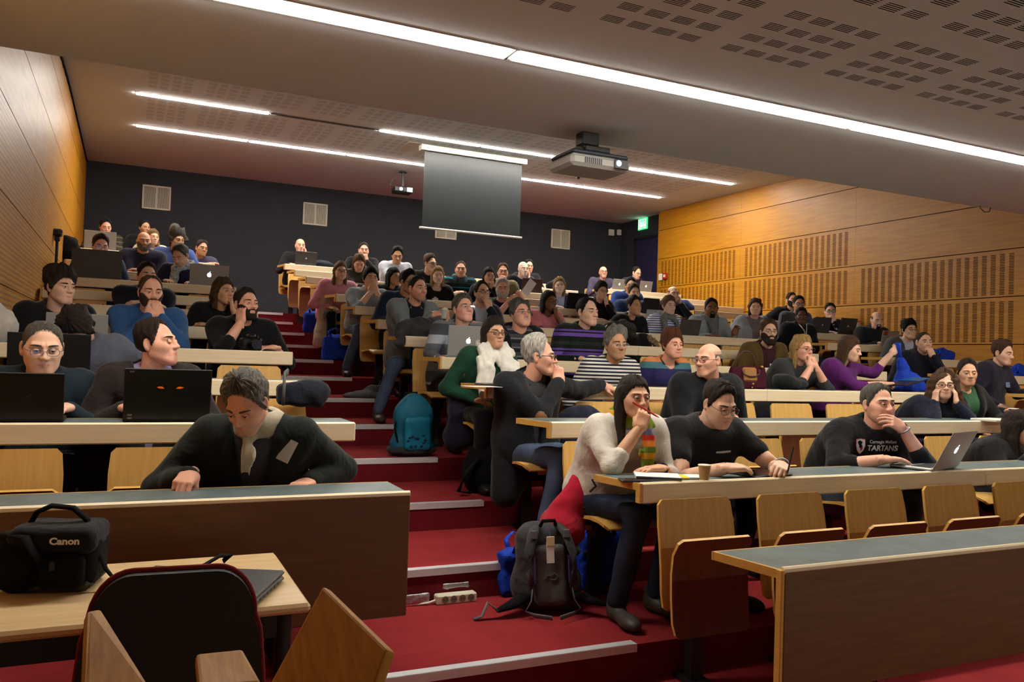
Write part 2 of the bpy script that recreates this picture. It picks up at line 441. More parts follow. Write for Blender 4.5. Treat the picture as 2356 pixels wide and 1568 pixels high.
for zi in range(-1, 6):
    z0, z1 = (0, JZ[0]) if zi < 0 else (JZ[zi], JZ[zi+1])
    for a_, b_ in zip(yj[:-1], yj[1:]):
        z1c = min(z1, 4.31)
        if b_ < YE: z1c = min(z1c, ZN+.02)
        if z1c-z0 < .05: continue
        MB().box((XL-.02, a_+.001, z0+.004), (XL, b_-.001, z1c-.004)).build('panel', DOTS if zi in (0, 1, 2) else OAKW, wl)
struct(MB().box((XL, YE, 4.0), (XL+.03, YB, 4.31)).build('gap_shade_strip', DARK)) if False else None
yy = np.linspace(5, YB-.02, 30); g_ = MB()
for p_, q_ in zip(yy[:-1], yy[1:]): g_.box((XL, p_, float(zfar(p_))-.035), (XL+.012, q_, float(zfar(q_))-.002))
struct(g_.build('gap_shade_strip', DARK))  # black strip paints in the shade of the gap between wall and ceiling
wr = struct(slab('wall_right', (XR+.02, -3.2, -.2), (XR+.14, 13.1, 4.6), HOLEW))
yj = [-3.2, .6, 3.0, 5.95, 8.375, 10.77, 13.13]
for zi in range(-1, 6):
    z0, z1 = (0, JZ[0]) if zi < 0 else (JZ[zi], JZ[zi+1])
    for a_, b_ in zip(yj[:-1], yj[1:]):
        z1c = min(z1, 4.32)
        if b_ < YE+1: z1c = min(z1c, ZN+.02)
        if z1c-z0 < .05: continue
        lo, hi = (XR, a_+.001, z0+.005), (XR+.02, b_-.001, z1c-.005)
        slotted = (zi == 3 and a_ > 8) or (zi == 2 and a_ >= 3) or (zi == 1 and 3 <= a_ < 6)
        if not slotted: MB().box(lo, hi).build('panel', OAKW, wr); continue
        n = 20; p = (b_-a_-.2)/n; zz = [z0+.03+i*.0185 for i in range(int((z1-z0-.06)/.0185))]
        xs = [a_+.001]+slits([a_+.13+i*p for i in range(n)], 1, .062, 1)+[b_-.001]
        ys = [z0+.005]+[q for z in zz for q in (z, z+.0085)]+[z1c-.005]
        v, f = plate(xs, ys, lambda X, Y: np.stack([np.full(len(X), XR), X, Y], 1), None, lambda i, j: i % 2 == 1 and j % 2 == 1)
        link('slotted_panel', qmesh('slotted_panel', v, f, [OAKW], smooth=False), wr)
# side wall of the recess at the top right, with door and exit sign
wn = struct(slab('wall_recess', (XR+.15, 13.08, 0), (XR+.3, YB+.2, 4.6), DWALL))
wb = struct(slab('wall_back', (XL-.3, YB, 0), (XR+.4, YB+.2, 4.6), DWALL))
wf = struct(slab('wall_front', (XL-.3, -3.4, -.2), (XR+.4, -3.2, 3.2), mat('front_wall_paint', (215, 212, 205), .8)))
MB().box((1.9, -3.19, .75), (5.5, -3.17, 2.6)).build('projection_screen', mat('bounce_screen_white', (245, 245, 245), .9), wf)  # unseen screen, added so the projector beam bounces back as front fill
lamp(3.3, 5.3, -1.26, -1.14, ZN, 'added strip light behind the camera for front fill, unseen', 'added fill lights', tube=TUBEN)  # added lamp out of view, brightens the ceiling and the faces
struct(slab('trim_recess_edge', (XR, 13.132, 1.9), (XR+.14, 13.15, 4.3), OAKW))
d = thing('door_1', 'dark blue door in the recess at the back right', 'door', (XR+.15, 13.68, 1.932)); d['kind'] = 'structure'
del d['category']
MB().box((-.03, -.42, 0), (0, .42, 1.95), b=.004).build('door_leaf', mat('dark_blue_paint', (38, 34, 66), .5), d)
fr = MB()
for s_ in (-1, 1): fr.box((-.05, s_*.42-.03, 0), (0, s_*.42+.03, 1.98))
fr.box((-.05, -.45, 1.95), (0, .45, 2.0)); fr.build('door_frame', mat('door_frame_paint', (30, 31, 36), .5), d)
MB().tube([(-.03, .3, 1.0), (-.07, .3, 1.0), (-.07, .2, 1.0)], .009, 6).build('door_handle', ALU, d)
# ================================================================== DESKS AND CHAIRS
ORD = ['first', 'second', 'third', 'fourth', 'fifth', 'sixth', 'seventh', 'eighth', 'ninth', 'tenth', 'eleventh', 'twelfth', 'thirteenth']
SNAME = {'L': 'left block', 'M': 'middle block', 'R': 'right block'}
def in_view(x, y, z, mrg=160):
    a_, b_, d_ = px_of((x, y, z)); return d_ > .3 and -mrg < a_ < W+mrg and -mrg < b_ < H+mrg+200
DD = .30      # depth of a desk top
for sc, (xa, xb) in SECT.items():
    for k in range(1 if sc != 'L' else 2, 14):
        y, z, t0 = deskY(k), deskZ(k), tread(k-1)
        if not (in_view(xa, y, z) or in_view((xa+xb)/2, y, z) or in_view(xb, y, z)): continue
        first = (k == 1) or (sc == 'L' and k == 2)
        if first:
            lab = {'L': 'front desk of the left block with a tall wood panel and slate top', 'M': 'front desk of the middle block with a tall wood panel and slate top', 'R': 'front desk of the right block with a wood panel'}[sc]
        else: lab = f'long pale-edged desk, {ORD[k-1 if sc != "L" else k-2]} row from the front in the {SNAME[sc]}'
        t = thing('desk', lab, 'desk', (xa, y, t0), group='lecture desks'); L = xb-xa; h = z-t0
        # tapered aisle ends: the top is set back a little at its seat side
        MB().prism([(-.05, DD), (L, DD), (L, .03), (0, .03)], .028, o=(0, 0, h-.028), ex=(1, 0, 0), ey=(0, 1, 0), ed=(0, 0, 1)).build('top', SLATE, t)
        e = MB().prism([(-.06, DD+.008), (-.05, DD), (0, .03), (-.012, .025)], .03, o=(0, 0, h-.0295), ex=(1, 0, 0), ey=(0, 1, 0), ed=(0, 0, 1))
        e.box((-.06, DD, h-.03), (L, DD+.008, h+.0005)); e.build('edge_band', PLYX, t)
        n = 1 if L < 2 else 2
        for i in range(n):
            x0, x1 = L*i/n+(.0 if i == 0 else .001), L*(i+1)/n-.001
            if first:
                f = MB().box((x0, 0, .23 if k == 2 else .26), (x1, .028, h-.003), b=.004); f.build('front_panel', PANEL, t)
                MB().tube([(x0, .014, h-.004), (x1, .014, h-.004)], .0145, 10).build('edge_strip', BEECH, t)
                if i == 0: MB().box((-.014, .0, .23 if k == 2 else .26), (.001, .03, h+.002), b=.003).build('end_cap', PLYX, t)
            else:
                MB().box((x0, 0, h-.085), (x1, .032, h+.004), b=.006).build('fascia', BEECH, t)
                if i == 0: MB().box((-.012, .001, h-.083), (.0, .033, h+.002)).build('end_cap', PLYX, t)
        for q in ([.22, L-.22] if L < 2 else [.5, 1.6, 2.7, 3.8]):
            p = MB().box((q-.03, .07, 0), (q+.03, .13, h-.03), b=.004).box((q-.03, .05, h-.07), (q+.03, DD-.03, h-.028)); p.build('leg', BLKM, t)

# plywood tip-up chairs: shared meshes for back, seat, post
def curve_sheet(prof, w, th, n=7, rad=.03):
    "bent plywood: profile [(y, z)] thickened and given width with rounded top corners"
    P = np.array(prof, float); T = np.gradient(P, axis=0); T /= np.linalg.norm(T, axis=1)[:, None]; N = np.stack([-T[:, 1], T[:, 0]], 1)
    k = len(P); mb = MB(); v = []; ws = np.full(k, w/2)
    ws[0] -= rad*.9; ws[1] = min(ws[1], w/2-rad*.25); ws[-1] -= rad*.9; ws[-2] = min(ws[-2], w/2-rad*.25)
    for i in range(k):
        for s_, t_ in ((-1, -1), (1, -1), (1, 1), (-1, 1)):
            q = P[i]+N[i]*t_*th/2; v.append((s_*ws[i], q[0], q[1]))
    f = []; mi = []
    for i in range(k-1):
        for j in range(4):
            f.append((i*4+j, i*4+(j+1) % 4, i*4+4+(j+1) % 4, i*4+4+j)); mi.append({0: 0, 2: 2}.get(j, 1))
    f.append((3, 2, 1, 0)); f.append((k*4-4, k*4-3, k*4-2, k*4-1)); mi += [1, 1]
    mb.addm(v, [list(q) for q in f], mi) if False else None
    mb.v = [np.array(v)]; mb.f = [list(q) for q in f]; mb.m = mi; mb.n = len(v)
    return mb
# chair origin: floor below the back; faces -y
BACK = curve_sheet([(.055, .785), (.052, .765), (.035, .68), (.02, .60), (.008, .50), (.0, .40), (-.004, .345), (-.004, .33)], .40, .014).mesh('backrest', [PLY, PLYX, PLY], 35)
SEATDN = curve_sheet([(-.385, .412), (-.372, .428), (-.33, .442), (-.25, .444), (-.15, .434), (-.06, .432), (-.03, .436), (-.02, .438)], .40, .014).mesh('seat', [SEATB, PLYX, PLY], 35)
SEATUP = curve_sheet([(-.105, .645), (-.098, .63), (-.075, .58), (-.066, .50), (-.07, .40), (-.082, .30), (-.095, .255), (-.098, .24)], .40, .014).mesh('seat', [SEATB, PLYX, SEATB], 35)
pm = MB().box((-.035, .0, 0), (.035, .05, .40), b=.004).box((-.045, -.06, .30), (.045, .045, .46), b=.006).box((-.05, -.05, 0), (.05, .1, .02))
POST = pm.mesh('post', BLKM)
def chair(x, y, z, folded, label):
    t = thing('tip_up_chair', label, 'chair', (x, y, z), group='plywood tip-up chairs')
    link('backrest', BACK, t); link('seat', SEATUP if folded else SEATDN, t); link('post', POST, t)
    return t
SEATX = {'L': [-.42, .14, .70], 'M': [2.26+.545*i for i in range(8)], 'R': [7.76, 8.30, 8.84]}
TAKEN = set()      # (section, row, seat) with someone on it, filled from the list of people
def chairs():
    for sc in 'LMR':
        for k in range(1 if sc != 'L' else 2, 14):
            for i, x in enumerate(SEATX[sc]):
                if not in_view(x, deskY(k)+.75, tread(k-1)+.7, 60): continue
                up = (sc, k, i) not in TAKEN
                frm = {'L': 'from the left wall', 'M': 'from the left aisle', 'R': 'from the right aisle'}[sc]
                chair(x, deskY(k)+.75, tread(k-1), up, f'{"folded" if up else "occupied"} plywood tip-up chair, {ORD[i]} {frm}, {ORD[k-1 if sc != "L" else k-2]} row of the {SNAME[sc]}')
# ================================================================== ROOM EQUIPMENT
def frame(o, x, y, z):
    "4x4 from an origin and three axes"
    M = np.eye(4); M[:3, 0], M[:3, 1], M[:3, 2], M[:3, 3] = x, y, z, o; return M
# ceiling projector over the front rows
pj = thing('projector', 'grey ceiling projector with a glowing lens hanging from the low ceiling', 'projector', (2.56, 4.42, 2.62))
pc = mat('projector_grey', (150, 148, 142), .5); pd = mat('projector_top', (40, 44, 52), .5)
MB().box((-.21, -.15, -.075), (.21, .15, .0), b=.02).build('body', pc, pj, smooth=30)
MB().box((-.20, -.14, -.002), (.20, .15, .028), b=.012).build('top_cover', pd, pj)
v_ = MB()
for i in range(9): v_.box((-.12+i*.014, -.153, -.055), (-.113+i*.014, -.149, -.02))
v_.build('vent', pd, pj)
MB().box((.085, -.160, -.066), (.185, -.148, -.006), b=.004).build('lens_bay', BLKP, pj)
MB().ball((.115, -.156, -.032), (.02, .012, .02), 12, 8).build('lens', mat('lens_glow', (120, 190, 255), .1, emit=(120, 190, 255), estr=6), pj, smooth=True)
br = MB().box((-.06, -.05, .05), (.12, .10, .085), b=.006).box((-.06, -.01, .10), (.06, .08, .18), b=.004).box((-.10, -.02, .028), (-.06, .02, .075)).box((.06, -.02, .028), (.10, .02, .075)); br.build('ceiling_mount', mat('mount_black', (30, 27, 24), .5), pj)
cb = MB()
for q in range(4):
    a_ = -.05+q*.05; cb.tube([(a_, .05, .03), (a_-.02, .02, .06), (a_+.03, -.02, .075), (a_+.06, .03, .05), (a_+.09, .06, .03)], .005, 5)
cb.build('cable_loom', BLKP, pj, smooth=True)
sl = bpy.data.lights.new('projector_beam', 'SPOT'); sl.energy = PROJ; sl.spot_size = math.radians(19); sl.spot_blend = .1; sl.shadow_soft_size = .02; sl.color = (.95, .98, 1)
so = bpy.data.objects.new('projector_beam', sl); COL.objects.link(so); so.parent = pj; so.location = (.115, -.19, -.032)
tgt = np.array((3.7, -3.17, 1.40))-np.array((2.675, 4.23, 2.59)); so.rotation_euler = Vector(tgt).to_track_quat('-Z', 'Y').to_euler()
# small black projector at the back
bp = thing('projector', 'small black projector under the ceiling near the back wall', 'projector', (3.86, 12.6, 4.03))
MB().box((-.15, -.12, -.07), (.15, .12, .03), b=.02).build('body', BLKP, bp, smooth=30)
MB().ball((-.06, -.125, -.02), (.026, .012, .026), 12, 8).build('lens', mat('lens_white', (210, 225, 255), .1, emit=(210, 225, 255), estr=8), bp, smooth=True)
MB().box((.04, -.124, -.055), (.13, -.119, .015)).build('front_label', mat('grey_label', (150, 155, 165), .5), bp)
MB().tube([(0, 0, .02), (0, 0, .28)], .02, 8).box((-.06, -.05, .27), (.06, .05, .285)).tube([(-.12, .05, .02), (-.19, .05, .05), (-.15, .04, .16), (-.05, 0, .27)], .006, 5).build('ceiling_mount', BLKM, bp)
# roll-down screen seen from behind
rs = thing('projection_screen', 'dark back of a roll-down screen hanging from the ceiling', 'screen', (4.38, 10.85, 3.15))
scm = mat('screen_black_back', (30, 35, 38), .45, var=.08, scale=3, spec=.5)
MB().box((-.755, -.004, .02), (.755, .0, 1.12)).build('fabric', scm, rs)
MB().tube([(-.79, 0, .01), (.79, 0, .01)], .016, 10).build('bottom_bar', WHT, rs)
MB().box((-.82, -.06, 1.09), (.82, .07, 1.17), b=.01).build('case', WHT, rs)
cz = float(zfar(10.85))
rc = MB().box((-1.0, -.06, cz-3.15-.004), (-.82, .45, cz-3.15), b=0); rc.build('ceiling_hatch', mat('hatch_plaster', (196, 186, 172), .9), rs)
# ventilation grilles
for i, (x, z) in enumerate([(.305, 3.835), (2.905, 3.835), (5.39, 3.82), (7.88, 3.85)]):
    t = thing('vent_grille', ['square white vent grille on the back wall nearest the wooden wall', 'square white vent grille high on the back wall above the bald laptop man', 'vent grille half covered by the hanging screen', 'square vent grille on the back wall left of the exit sign'][i], 'vent', (x, YB, z), group='back wall grilles')
    f = MB()
    for s_ in (-1, 1): f.box((s_*.205-.012, -.025, -.195), (s_*.205+.012, 0, .195), b=.004).box((-.217, -.025, s_*.185-.012), (.217, 0, s_*.185+.012), b=.004)
    f.box((-.012, -.022, -.19), (.012, 0, .19)); f.build('frame', mat('grille_cream', (200, 194, 176), .5), t)
    MB().box((-.2, -.004, -.18), (.2, -.001, .18)).build('backing', mat('grille_dark', (70, 68, 62), .8), t)
    sm = MB().box((-.004, -.018, -.178), (.004, -.004, .178)).mesh('slat', mat('grille_cream', (200, 194, 176), .5))
    for j in range(22):
        xx = -.185+j*.0165 if j < 11 else .02+(j-11)*.0165; link('slat', sm, t, (xx, 0, 0))
# exit sign, boxes, alarm
ex_ = thing('exit_sign', 'lit green exit sign above the blue door', 'sign', (XR+.15, 13.89, 4.20))
MB().box((-.03, -.16, -.115), (0, .16, .115), b=.006).build('sign_box', mat('sign_green', (30, 150, 80), .4, emit=(60, 220, 120), estr=1.3), ex_)
g = MB(); y0 = -.125
for a_, b_, c_, d_ in [(-.125, -.115, -.09, .09), (.115, .125, -.09, .09), (-.125, .125, .08, .09), (-.125, .125, -.09, -.08)]: g.box((-.034, a_, c_), (-.03, b_, d_))
for q in (-.07, -.01, .05):        # running figures and arrow strokes
    g.ball((-.033, q+.01, .045), (.002, .016, .016), 8, 5).box((-.034, q-.006, -.02), (-.03, q+.022, .03)).box((-.034, q-.018, -.06), (-.03, q-.004, -.018)).box((-.034, q+.016, -.06), (-.03, q+.028, -.018))
g.build('pictogram', mat('sign_white', (235, 255, 240), .4, emit=(235, 255, 240), estr=2.2), ex_)
for i, (x, z, w_, h_) in enumerate([(9.08, 4.10, .06, .065), (9.27, 4.12, .045, .06)]):
    t = thing('wall_box', ['white wall box left of the corner by the exit sign', 'smaller white wall box right in the corner by the exit sign'][i], 'wall box', (x, YB, z))
    MB().box((-w_, -.05, -h_), (w_, 0, h_), b=.008).build('case', WHT, t); MB().ball((0, -.052, -h_*.4), .008, 8, 5).build('indicator', GREYM, t)
al = thing('fire_alarm', 'red fire alarm call point on the wooden wall', 'alarm', (XR, 12.86, 3.045))
MB().box((-.04, -.06, -.06), (0, .06, .06), b=.008).build('case', mat('alarm_red', (170, 34, 26), .4), al); MB().box((-.043, -.03, -.02), (-.04, .03, .03)).build('label', WHT, al)
sw = thing('wall_switch', 'white switch plate beside the red fire alarm', 'switch', (XR, 13.02, 3.04)); MB().box((-.025, -.05, -.065), (0, .05, .065), b=.006).build('plate', WHT, sw); MB().box((-.03, -.022, -.03), (-.025, .022, .03), b=.002).build('rocker', WHT, sw)
sn = thing('ceiling_sensor', 'small dark domed sensor on the ceiling below the projector', 'sensor', tuple(at(1331, 404, Z=ZC-.01))); MB().ball((0, 0, -.01), (.035, .035, .045), 12, 8).build('dome', BLKP, sn, smooth=True); MB().lathe([(.045, 0), (.045, .01)], 14).build('base', WHT, sn)
p_ = at(2255, 478, Y=4.60); cbl = MB().tube([p_+np.array((.0, 0, .06)), p_, p_+np.array((.06, 0, -.03)), p_+np.array((.12, 0, -.02)), p_+np.array((.15, 0, .06))], .004, 6)
tag(cbl.build('cable', BLKP, None, smooth=True), 'short black cable loop hanging from the low ceiling edge', 'cable')
# ================================================================== PEOPLE
def unit(v): v = np.asarray(v, float); return v/(np.linalg.norm(v)+1e-12)
def rot(yaw=0, pitch=0, roll=0):
    "head frame: faces -y; yaw to +x, pitch down positive, roll towards +x"
    a, b, c = (math.radians(q) for q in (yaw, pitch, roll))
    Rz = np.array([[math.cos(a), -math.sin(a), 0], [math.sin(a), math.cos(a), 0], [0, 0, 1]])
    Rx = np.array([[1, 0, 0], [0, math.cos(b), -math.sin(b)], [0, math.sin(b), math.cos(b)]])
    Ry = np.array([[math.cos(c), 0, math.sin(c)], [0, 1, 0], [-math.sin(c), 0, math.cos(c)]])
    return Rz@Rx@Ry

def head_sdf(p, q):
    "q: dict of small shape changes"
    jw, cw, ns, fat, wm = q['jaw'], q['wide'], q['nose'], q['fat'], q['female']
    d = d_ell(p, (0, .020, .036), (.073*cw, .093, .079))
    d = smin(d, d_ell(p, (0, -.022, -.030), (.060*cw, .066, .082)), .035)
    ch = -.112+.004*wm
    d = smin(d, d_cap(p, (-.012*jw, -.070, ch+.018), (.012*jw, -.070, ch+.018), .017), .030)
    P = p.copy(); P[..., 0] = np.abs(P[..., 0])
    d = smin(d, d_cap(P, (.046*jw, .0, -.056), (.020*jw, -.062, ch+.02), .019, .015), .042)
    d = smin(d, d_cap(P, (.036, -.060, -.024), (.052, -.022, -.010), .016+.006*fat), .040)
    if fat > 0: d = smin(d, d_ell(P, (.036, -.045, -.062), (.024, .03, .03))-.004*fat, .02)
    d = smin(d, d_cap(P, (.012, -.081, .026), (.044, -.066, .024), .008+.003*(1-wm)), .018)
    d = smax(d, -d_ell(P, (.032, -.100, .005), (.022, .022, .013)), .016)
    # nose
    n = d_cap(p, (0, -.083, .014), (0, -.104-.004*ns, -.024), .0075, .0112*ns)
    n = smin(n, d_ell(P, (.011*ns, -.098, -.028), (.0085, .011, .008)), .010)
    d = smin(d, n, .012)
    # mouth
    d = smin(d, d_ell(p, (0, -.078, -.060), (.030, .018, .024)), .016)
    d = smax(d, -d_cap(P, (0, -.0985, -.0595), (.025, -.086, -.0582+.002*q.get('smile', 0)), .0022), .004)
    d = smin(d, d_cap(P, (.003, -.0952, -.0548), (.021, -.0872, -.0575), .0040+.001*wm, .002), .004)
    d = smin(d, d_cap(P, (0, -.0952, -.0648), (.020, -.0872, -.0605), .0048+.001*wm, .002), .004)
    return d
_nl, _nt = {}, {}
def head_dirs(fine):
    key = 'd%d' % fine
    if key in _nl: return _nl[key]
    nlon, nlat = ((84, 64), (60, 46), (40, 32))[fine]
    u = np.linspace(-1, 1, nlon, endpoint=False)
    az = math.pi*(.42*u+.58*u**3)                       # 0 = front, denser there
    w = np.linspace(-1, 1, nlat); el = (math.pi/2)*(.62*w+.38*w**3); el = np.clip(el, -1.55, 1.55)-.0
    A, E = np.meshgrid(az, el, indexing='ij')
    D = np.stack([np.sin(A)*np.cos(E), -np.cos(A)*np.cos(E), np.sin(E)], -1)
    i, j = np.meshgrid(np.arange(nlon), np.arange(nlat-1), indexing='ij'); i2 = (i+1) % nlon
    f = np.stack([i*nlat+j, i2*nlat+j, i2*nlat+j+1, i*nlat+j+1], -1).reshape(-1, 4)
    _nl[key] = (D.reshape(-1, 3), f, A.ravel(), E.ravel()); return _nl[key]
HO = np.array((0, -.012, -.012))
def head_mesh(q, fine):
    D, f, A, E = head_dirs(fine)
    # march inwards from outside: first hit keeps nose and chin crisp
    t = np.full(len(D), .16)
    for _ in range(20): t = t-head_sdf(HO+D*t[:, None], q)*.95
    return HO+D*t[:, None], f, D, A, E, t

def smooth01(x): x = np.clip(x, 0, 1); return x*x*(3-2*x)
def line(A, z, pts):
    "height of a hairline at azimuth A (deg, from front)"
    a = np.abs(np.degrees(A)); xs, ys = zip(*pts); return smooth01((z-np.interp(a, xs, ys))/.016)
LINES = {
    'short': [(0, .088), (28, .086), (48, .074), (64, .052), (77, .018), (85, -.010), (93, -.020), (97, .008), (112, .026), (121, -.01), (135, -.055), (180, -.075)],
    'fringe': [(0, .064), (28, .062), (48, .050), (64, .030), (77, -.004), (85, -.022), (93, -.030), (98, -.01), (112, .004), (121, -.03), (135, -.065), (180, -.085)],
    'reced': [(0, .100), (16, .102), (34, .106), (52, .098), (66, .068), (78, .022), (86, -.006), (93, -.018), (97, .008), (112, .026), (121, -.01), (135, -.055), (180, -.075)],
    'bald': [(0, .4), (80, .4), (88, .012), (93, -.01), (97, .008), (112, .026), (121, -.01), (135, -.055), (180, -.075)],
}
def hair_cap(hv, D, A, E, t, style, th, top, seed, curl, fine):
    z = hv[:, 2]
    ln = LINES['bald' if style == 'bald' else 'reced' if style == 'reced' else 'fringe' if style in ('fringe', 'bob', 'long') else 'reced' if style == 'longcurly' else 'short']
    jag = np.random.RandomState(seed+1); jg = sum(np.sin(A*jag.randint(14, 46)+jag.rand()*6) for _ in range(4))*.0022
    m = line(A, z+jg, ln)
    if style == 'bald': m = m*smooth01((.050-z)/.03)
    if style == 'reced': 
        pass
    rr = np.random.RandomState(seed); a = A
    strands = np.zeros(len(a))
    for i in range(5):
        fr = rr.randint(9, 30); strands += np.sin(fr*a+6*rr.rand()+(3+2*rr.rand())*E+1.5*np.sin(5*E+rr.rand()*6))
    strands /= 5
    w = wob(hv, seed, 70 if curl else 45)
    up = smooth01((z-.02)/.09); fr_ = .45+.55*smooth01((np.abs(np.degrees(A))-15)/60+np.maximum(z-.085, 0)*30)
    th = th*fr_
    T = th*(1+.7*strands*(1-.5*curl)+(.9 if curl else .35)*w)+top*up*(1+.3*strands+.3*w)
    r = t+np.where(m > 0.02, m*T+.0005, 0)-(1-smooth01(m/.15))*.010
    return HO+D*r[:, None], m

EAR = None
def ear_mesh():
    global EAR
    if EAR is None:
        def fn(p):
            d = d_ell(p, (0, .006, .004), (.007, .019, .031))
            d = smin(d, d_ell(p, (-.001, .002, -.024), (.006, .010, .012)), .012)
            d = smax(d, -d_ell(p, (.009, .003, .006), (.007, .012, .021)), .006)
            return d
        lo = (-.014, -.022, -.044); v, f = surfnet(fn(grid(lo, (.016, .034, .044), .0042)), lo, .0042); EAR = (v, f)
    return EAR
HANDS = {}
def hand_mesh(pose, fine):
    "right hand: fingers +y, back of hand +z, thumb -x; wrist at origin"
    key = (pose, fine)
    if key in HANDS: return HANDS[key]
    bend = {'flat': (8, 12, 8), 'relax': (26, 34, 22), 'curl': (52, 68, 42), 'grip': (44, 62, 40), 'fist': (80, 92, 62), 'point': (60, 75, 45)}[pose]
    h = (.0038, .0048, .0062)[fine]
    fin = []
    for i, (bx, by, ln) in enumerate(((-.029, .086, .072), (-.0095, .091, .080), (.010, .088, .074), (.0285, .080, .058))):
        a = np.array((bx, by, .0)); ang = 0; pts = [a]; bb = bend
        if pose == 'point' and i == 0: bb = (12, 15, 10)
        sp = (bx*2.4)*(.6 if pose in ('flat', 'relax') else .15)
        for s_, fr in zip(range(3), (.45, .31, .24)):
            ang += math.radians(bb[s_]+i*2.5); d = unit((sp, math.cos(ang), -math.sin(ang))); pts.append(pts[-1]+d*ln*fr)
        fin.append(pts)
    th = {'flat': [(-.028, .018, -.004), (-.050, .048, -.008), (-.058, .082, -.010)], 'relax': [(-.028, .018, -.006), (-.047, .048, -.018), (-.048, .080, -.026)]}.get(pose, [(-.026, .018, -.008), (-.040, .048, -.026), (-.026, .074, -.042)])
    def fn(p):
        d = d_box(p, (0, .046, 0), (.039, .047, .0135), .012)
        d = smin(d, d_cap(p, (0, -.04, 0), (0, .01, 0), .024, .026)+np.abs(p[..., 2])*.28, .03)
        d = smin(d, d_ell(p, (-.022, .030, -.007), (.018, .028, .015)), .018)
        for pts in fin:
            fd = np.minimum(np.minimum(d_cap(p, pts[0], pts[1], .0092, .0084), d_cap(p, pts[1], pts[2], .0084, .0077)), d_cap(p, pts[2], pts[3], .0077, .0064))
            d = smin(d, fd, .005)
        d = smin(d, np.minimum(d_cap(p, th[0], th[1], .013, .0108), d_cap(p, th[1], th[2], .0104, .0078)), .008)
        return d
    lo = (-.085, -.05, -.10); v, f = surfnet(fn(grid(lo, (.065, .19, .035), h)), lo, h)
    HANDS[key] = (v, f); return HANDS[key]
def place_hand(w, dr, dorsal, left, pose, fine, sc=1.0):
    "left = the hand at +x (the person's own left)"
    v, f = hand_mesh(pose, fine); v = v.copy()*sc
    y = unit(dr); z = unit(np.array(dorsal)-y*(np.array(dorsal)@y)); x = np.cross(y, z)
    if left: v[:, 0] *= -1; f = f[:, ::-1]
    return v@np.stack([x, y, z])+np.array(w), f
def ik(sh, wr, l1, l2, pole):
    d = wr-sh; L = np.linalg.norm(d); mx = (l1+l2)*.985
    if L > mx: wr = sh+d/L*mx; d = wr-sh; L = mx
    if L < .12: wr = sh+d/L*.12; d = wr-sh; L = .12
    a = (l1*l1-l2*l2+L*L)/(2*L); hh = math.sqrt(max(l1*l1-a*a, 1e-6)); u = d/L
    p = np.array(pole, float); p = unit(p-u*(p@u))
    return sh+u*a+p*hh, wr
def tube_vf(pts, rs, n=12):
    mb = MB().tube(pts, rs, n, cap=False); return np.concatenate(mb.v), np.array(mb.f)
def arm_path(s_, e, w):
    "smooth path shoulder-elbow-wrist with radii"
    P, R = [], []
    for t in np.linspace(0, 1, 6)[:-1]: P.append(s_+(e-s_)*t*.93); R.append(.052-.010*t)
    P.append(e+.0*s_); R.append(.041)
    for t in np.linspace(.07, 1, 7): P.append(e+(w-e)*t); R.append(.041+.003*math.sin(t*3)-.0155*t)
    return P, R

SKIN = {}
def skin(tone, rgb):
    k = 'skin_'+tone
    if k not in MATS:
        m = mat(k, rgb, .5, var=.07, scale=22, bump=.08, bscale=160, spec=.35)
        b = m.node_tree.nodes['Principled BSDF']; b.inputs['Subsurface Weight'].default_value = .08; b.inputs['Subsurface Radius'].default_value = (.01, .004, .002)
    return MATS[k]
TONES = {'pale': (238, 198, 176), 'fair': (228, 182, 154), 'ruddy': (228, 170, 144), 'olive': (214, 164, 130), 'tan': (194, 142, 106), 'brown': (128, 86, 60), 'dark': (100, 68, 54)}
LIPS = {'pale': (184, 108, 100), 'fair': (176, 100, 90), 'ruddy': (180, 92, 84), 'olive': (158, 90, 76), 'tan': (142, 84, 68), 'brown': (112, 66, 56), 'dark': (86, 48, 44)}
EYEW = mat('eye_white', (214, 206, 198), .3); IRIS = mat('iris', (40, 26, 18), .2); LASH = mat('lash', (30, 22, 18), .7)
TEETH = mat('teeth', (220, 212, 196), .4)
HAIRC = {'black': (20, 17, 16), 'dark': (48, 37, 30), 'brown': (84, 60, 42), 'light': (112, 84, 56), 'blond': (172, 136, 84), 'dblond': (142, 108, 66), 'red': (96, 56, 34), 'grey': (120, 116, 108), 'dgrey': (90, 85, 77), 'white': (196, 192, 182), 'salt': (94, 90, 84)}
def hairmat(c):
    k = 'hair_'+c; r = HAIRC[c]
    return mat(k, tuple(v*.7 for v in r), .62, var=.3, scale=18, rgb2=tuple(min(255, v*1.22) for v in r), stretch=(7, 7, 1.2), bump=.9, bscale=90, spec=.22)
def wrinkle(m, st=.5, sc=9.0):
    nt = m.node_tree; b = nt.nodes['Principled BSDF']
    tc = nt.nodes.new('ShaderNodeTexCoord'); n = nt.nodes.new('ShaderNodeTexNoise'); n.inputs['Scale'].default_value = sc; n.inputs['Detail'].default_value = 3; n.inputs['Distortion'].default_value = .7
    bp = nt.nodes.new('ShaderNodeBump'); bp.inputs['Strength'].default_value = st; bp.inputs['Distance'].default_value = .03
    nt.links.new(tc.outputs['Object'], n.inputs[0]); nt.links.new(n.outputs[0], bp.inputs['Height'])
    if b.inputs['Normal'].links: nt.links.new(b.inputs['Normal'].links[0].from_socket, bp.inputs['Normal'])
    nt.links.new(bp.outputs[0], b.inputs['Normal']); return m
def clothmat(rgb, key=None, rough=.9):
    k = key or 'cloth_%d_%d_%d' % tuple(rgb)
    if k in MATS: return MATS[k]
    return wrinkle(mat(k, rgb, rough, var=.14, scale=14, bump=.2, bscale=180, spec=.15, sheen=.1))
TR, TRI = {}, 0
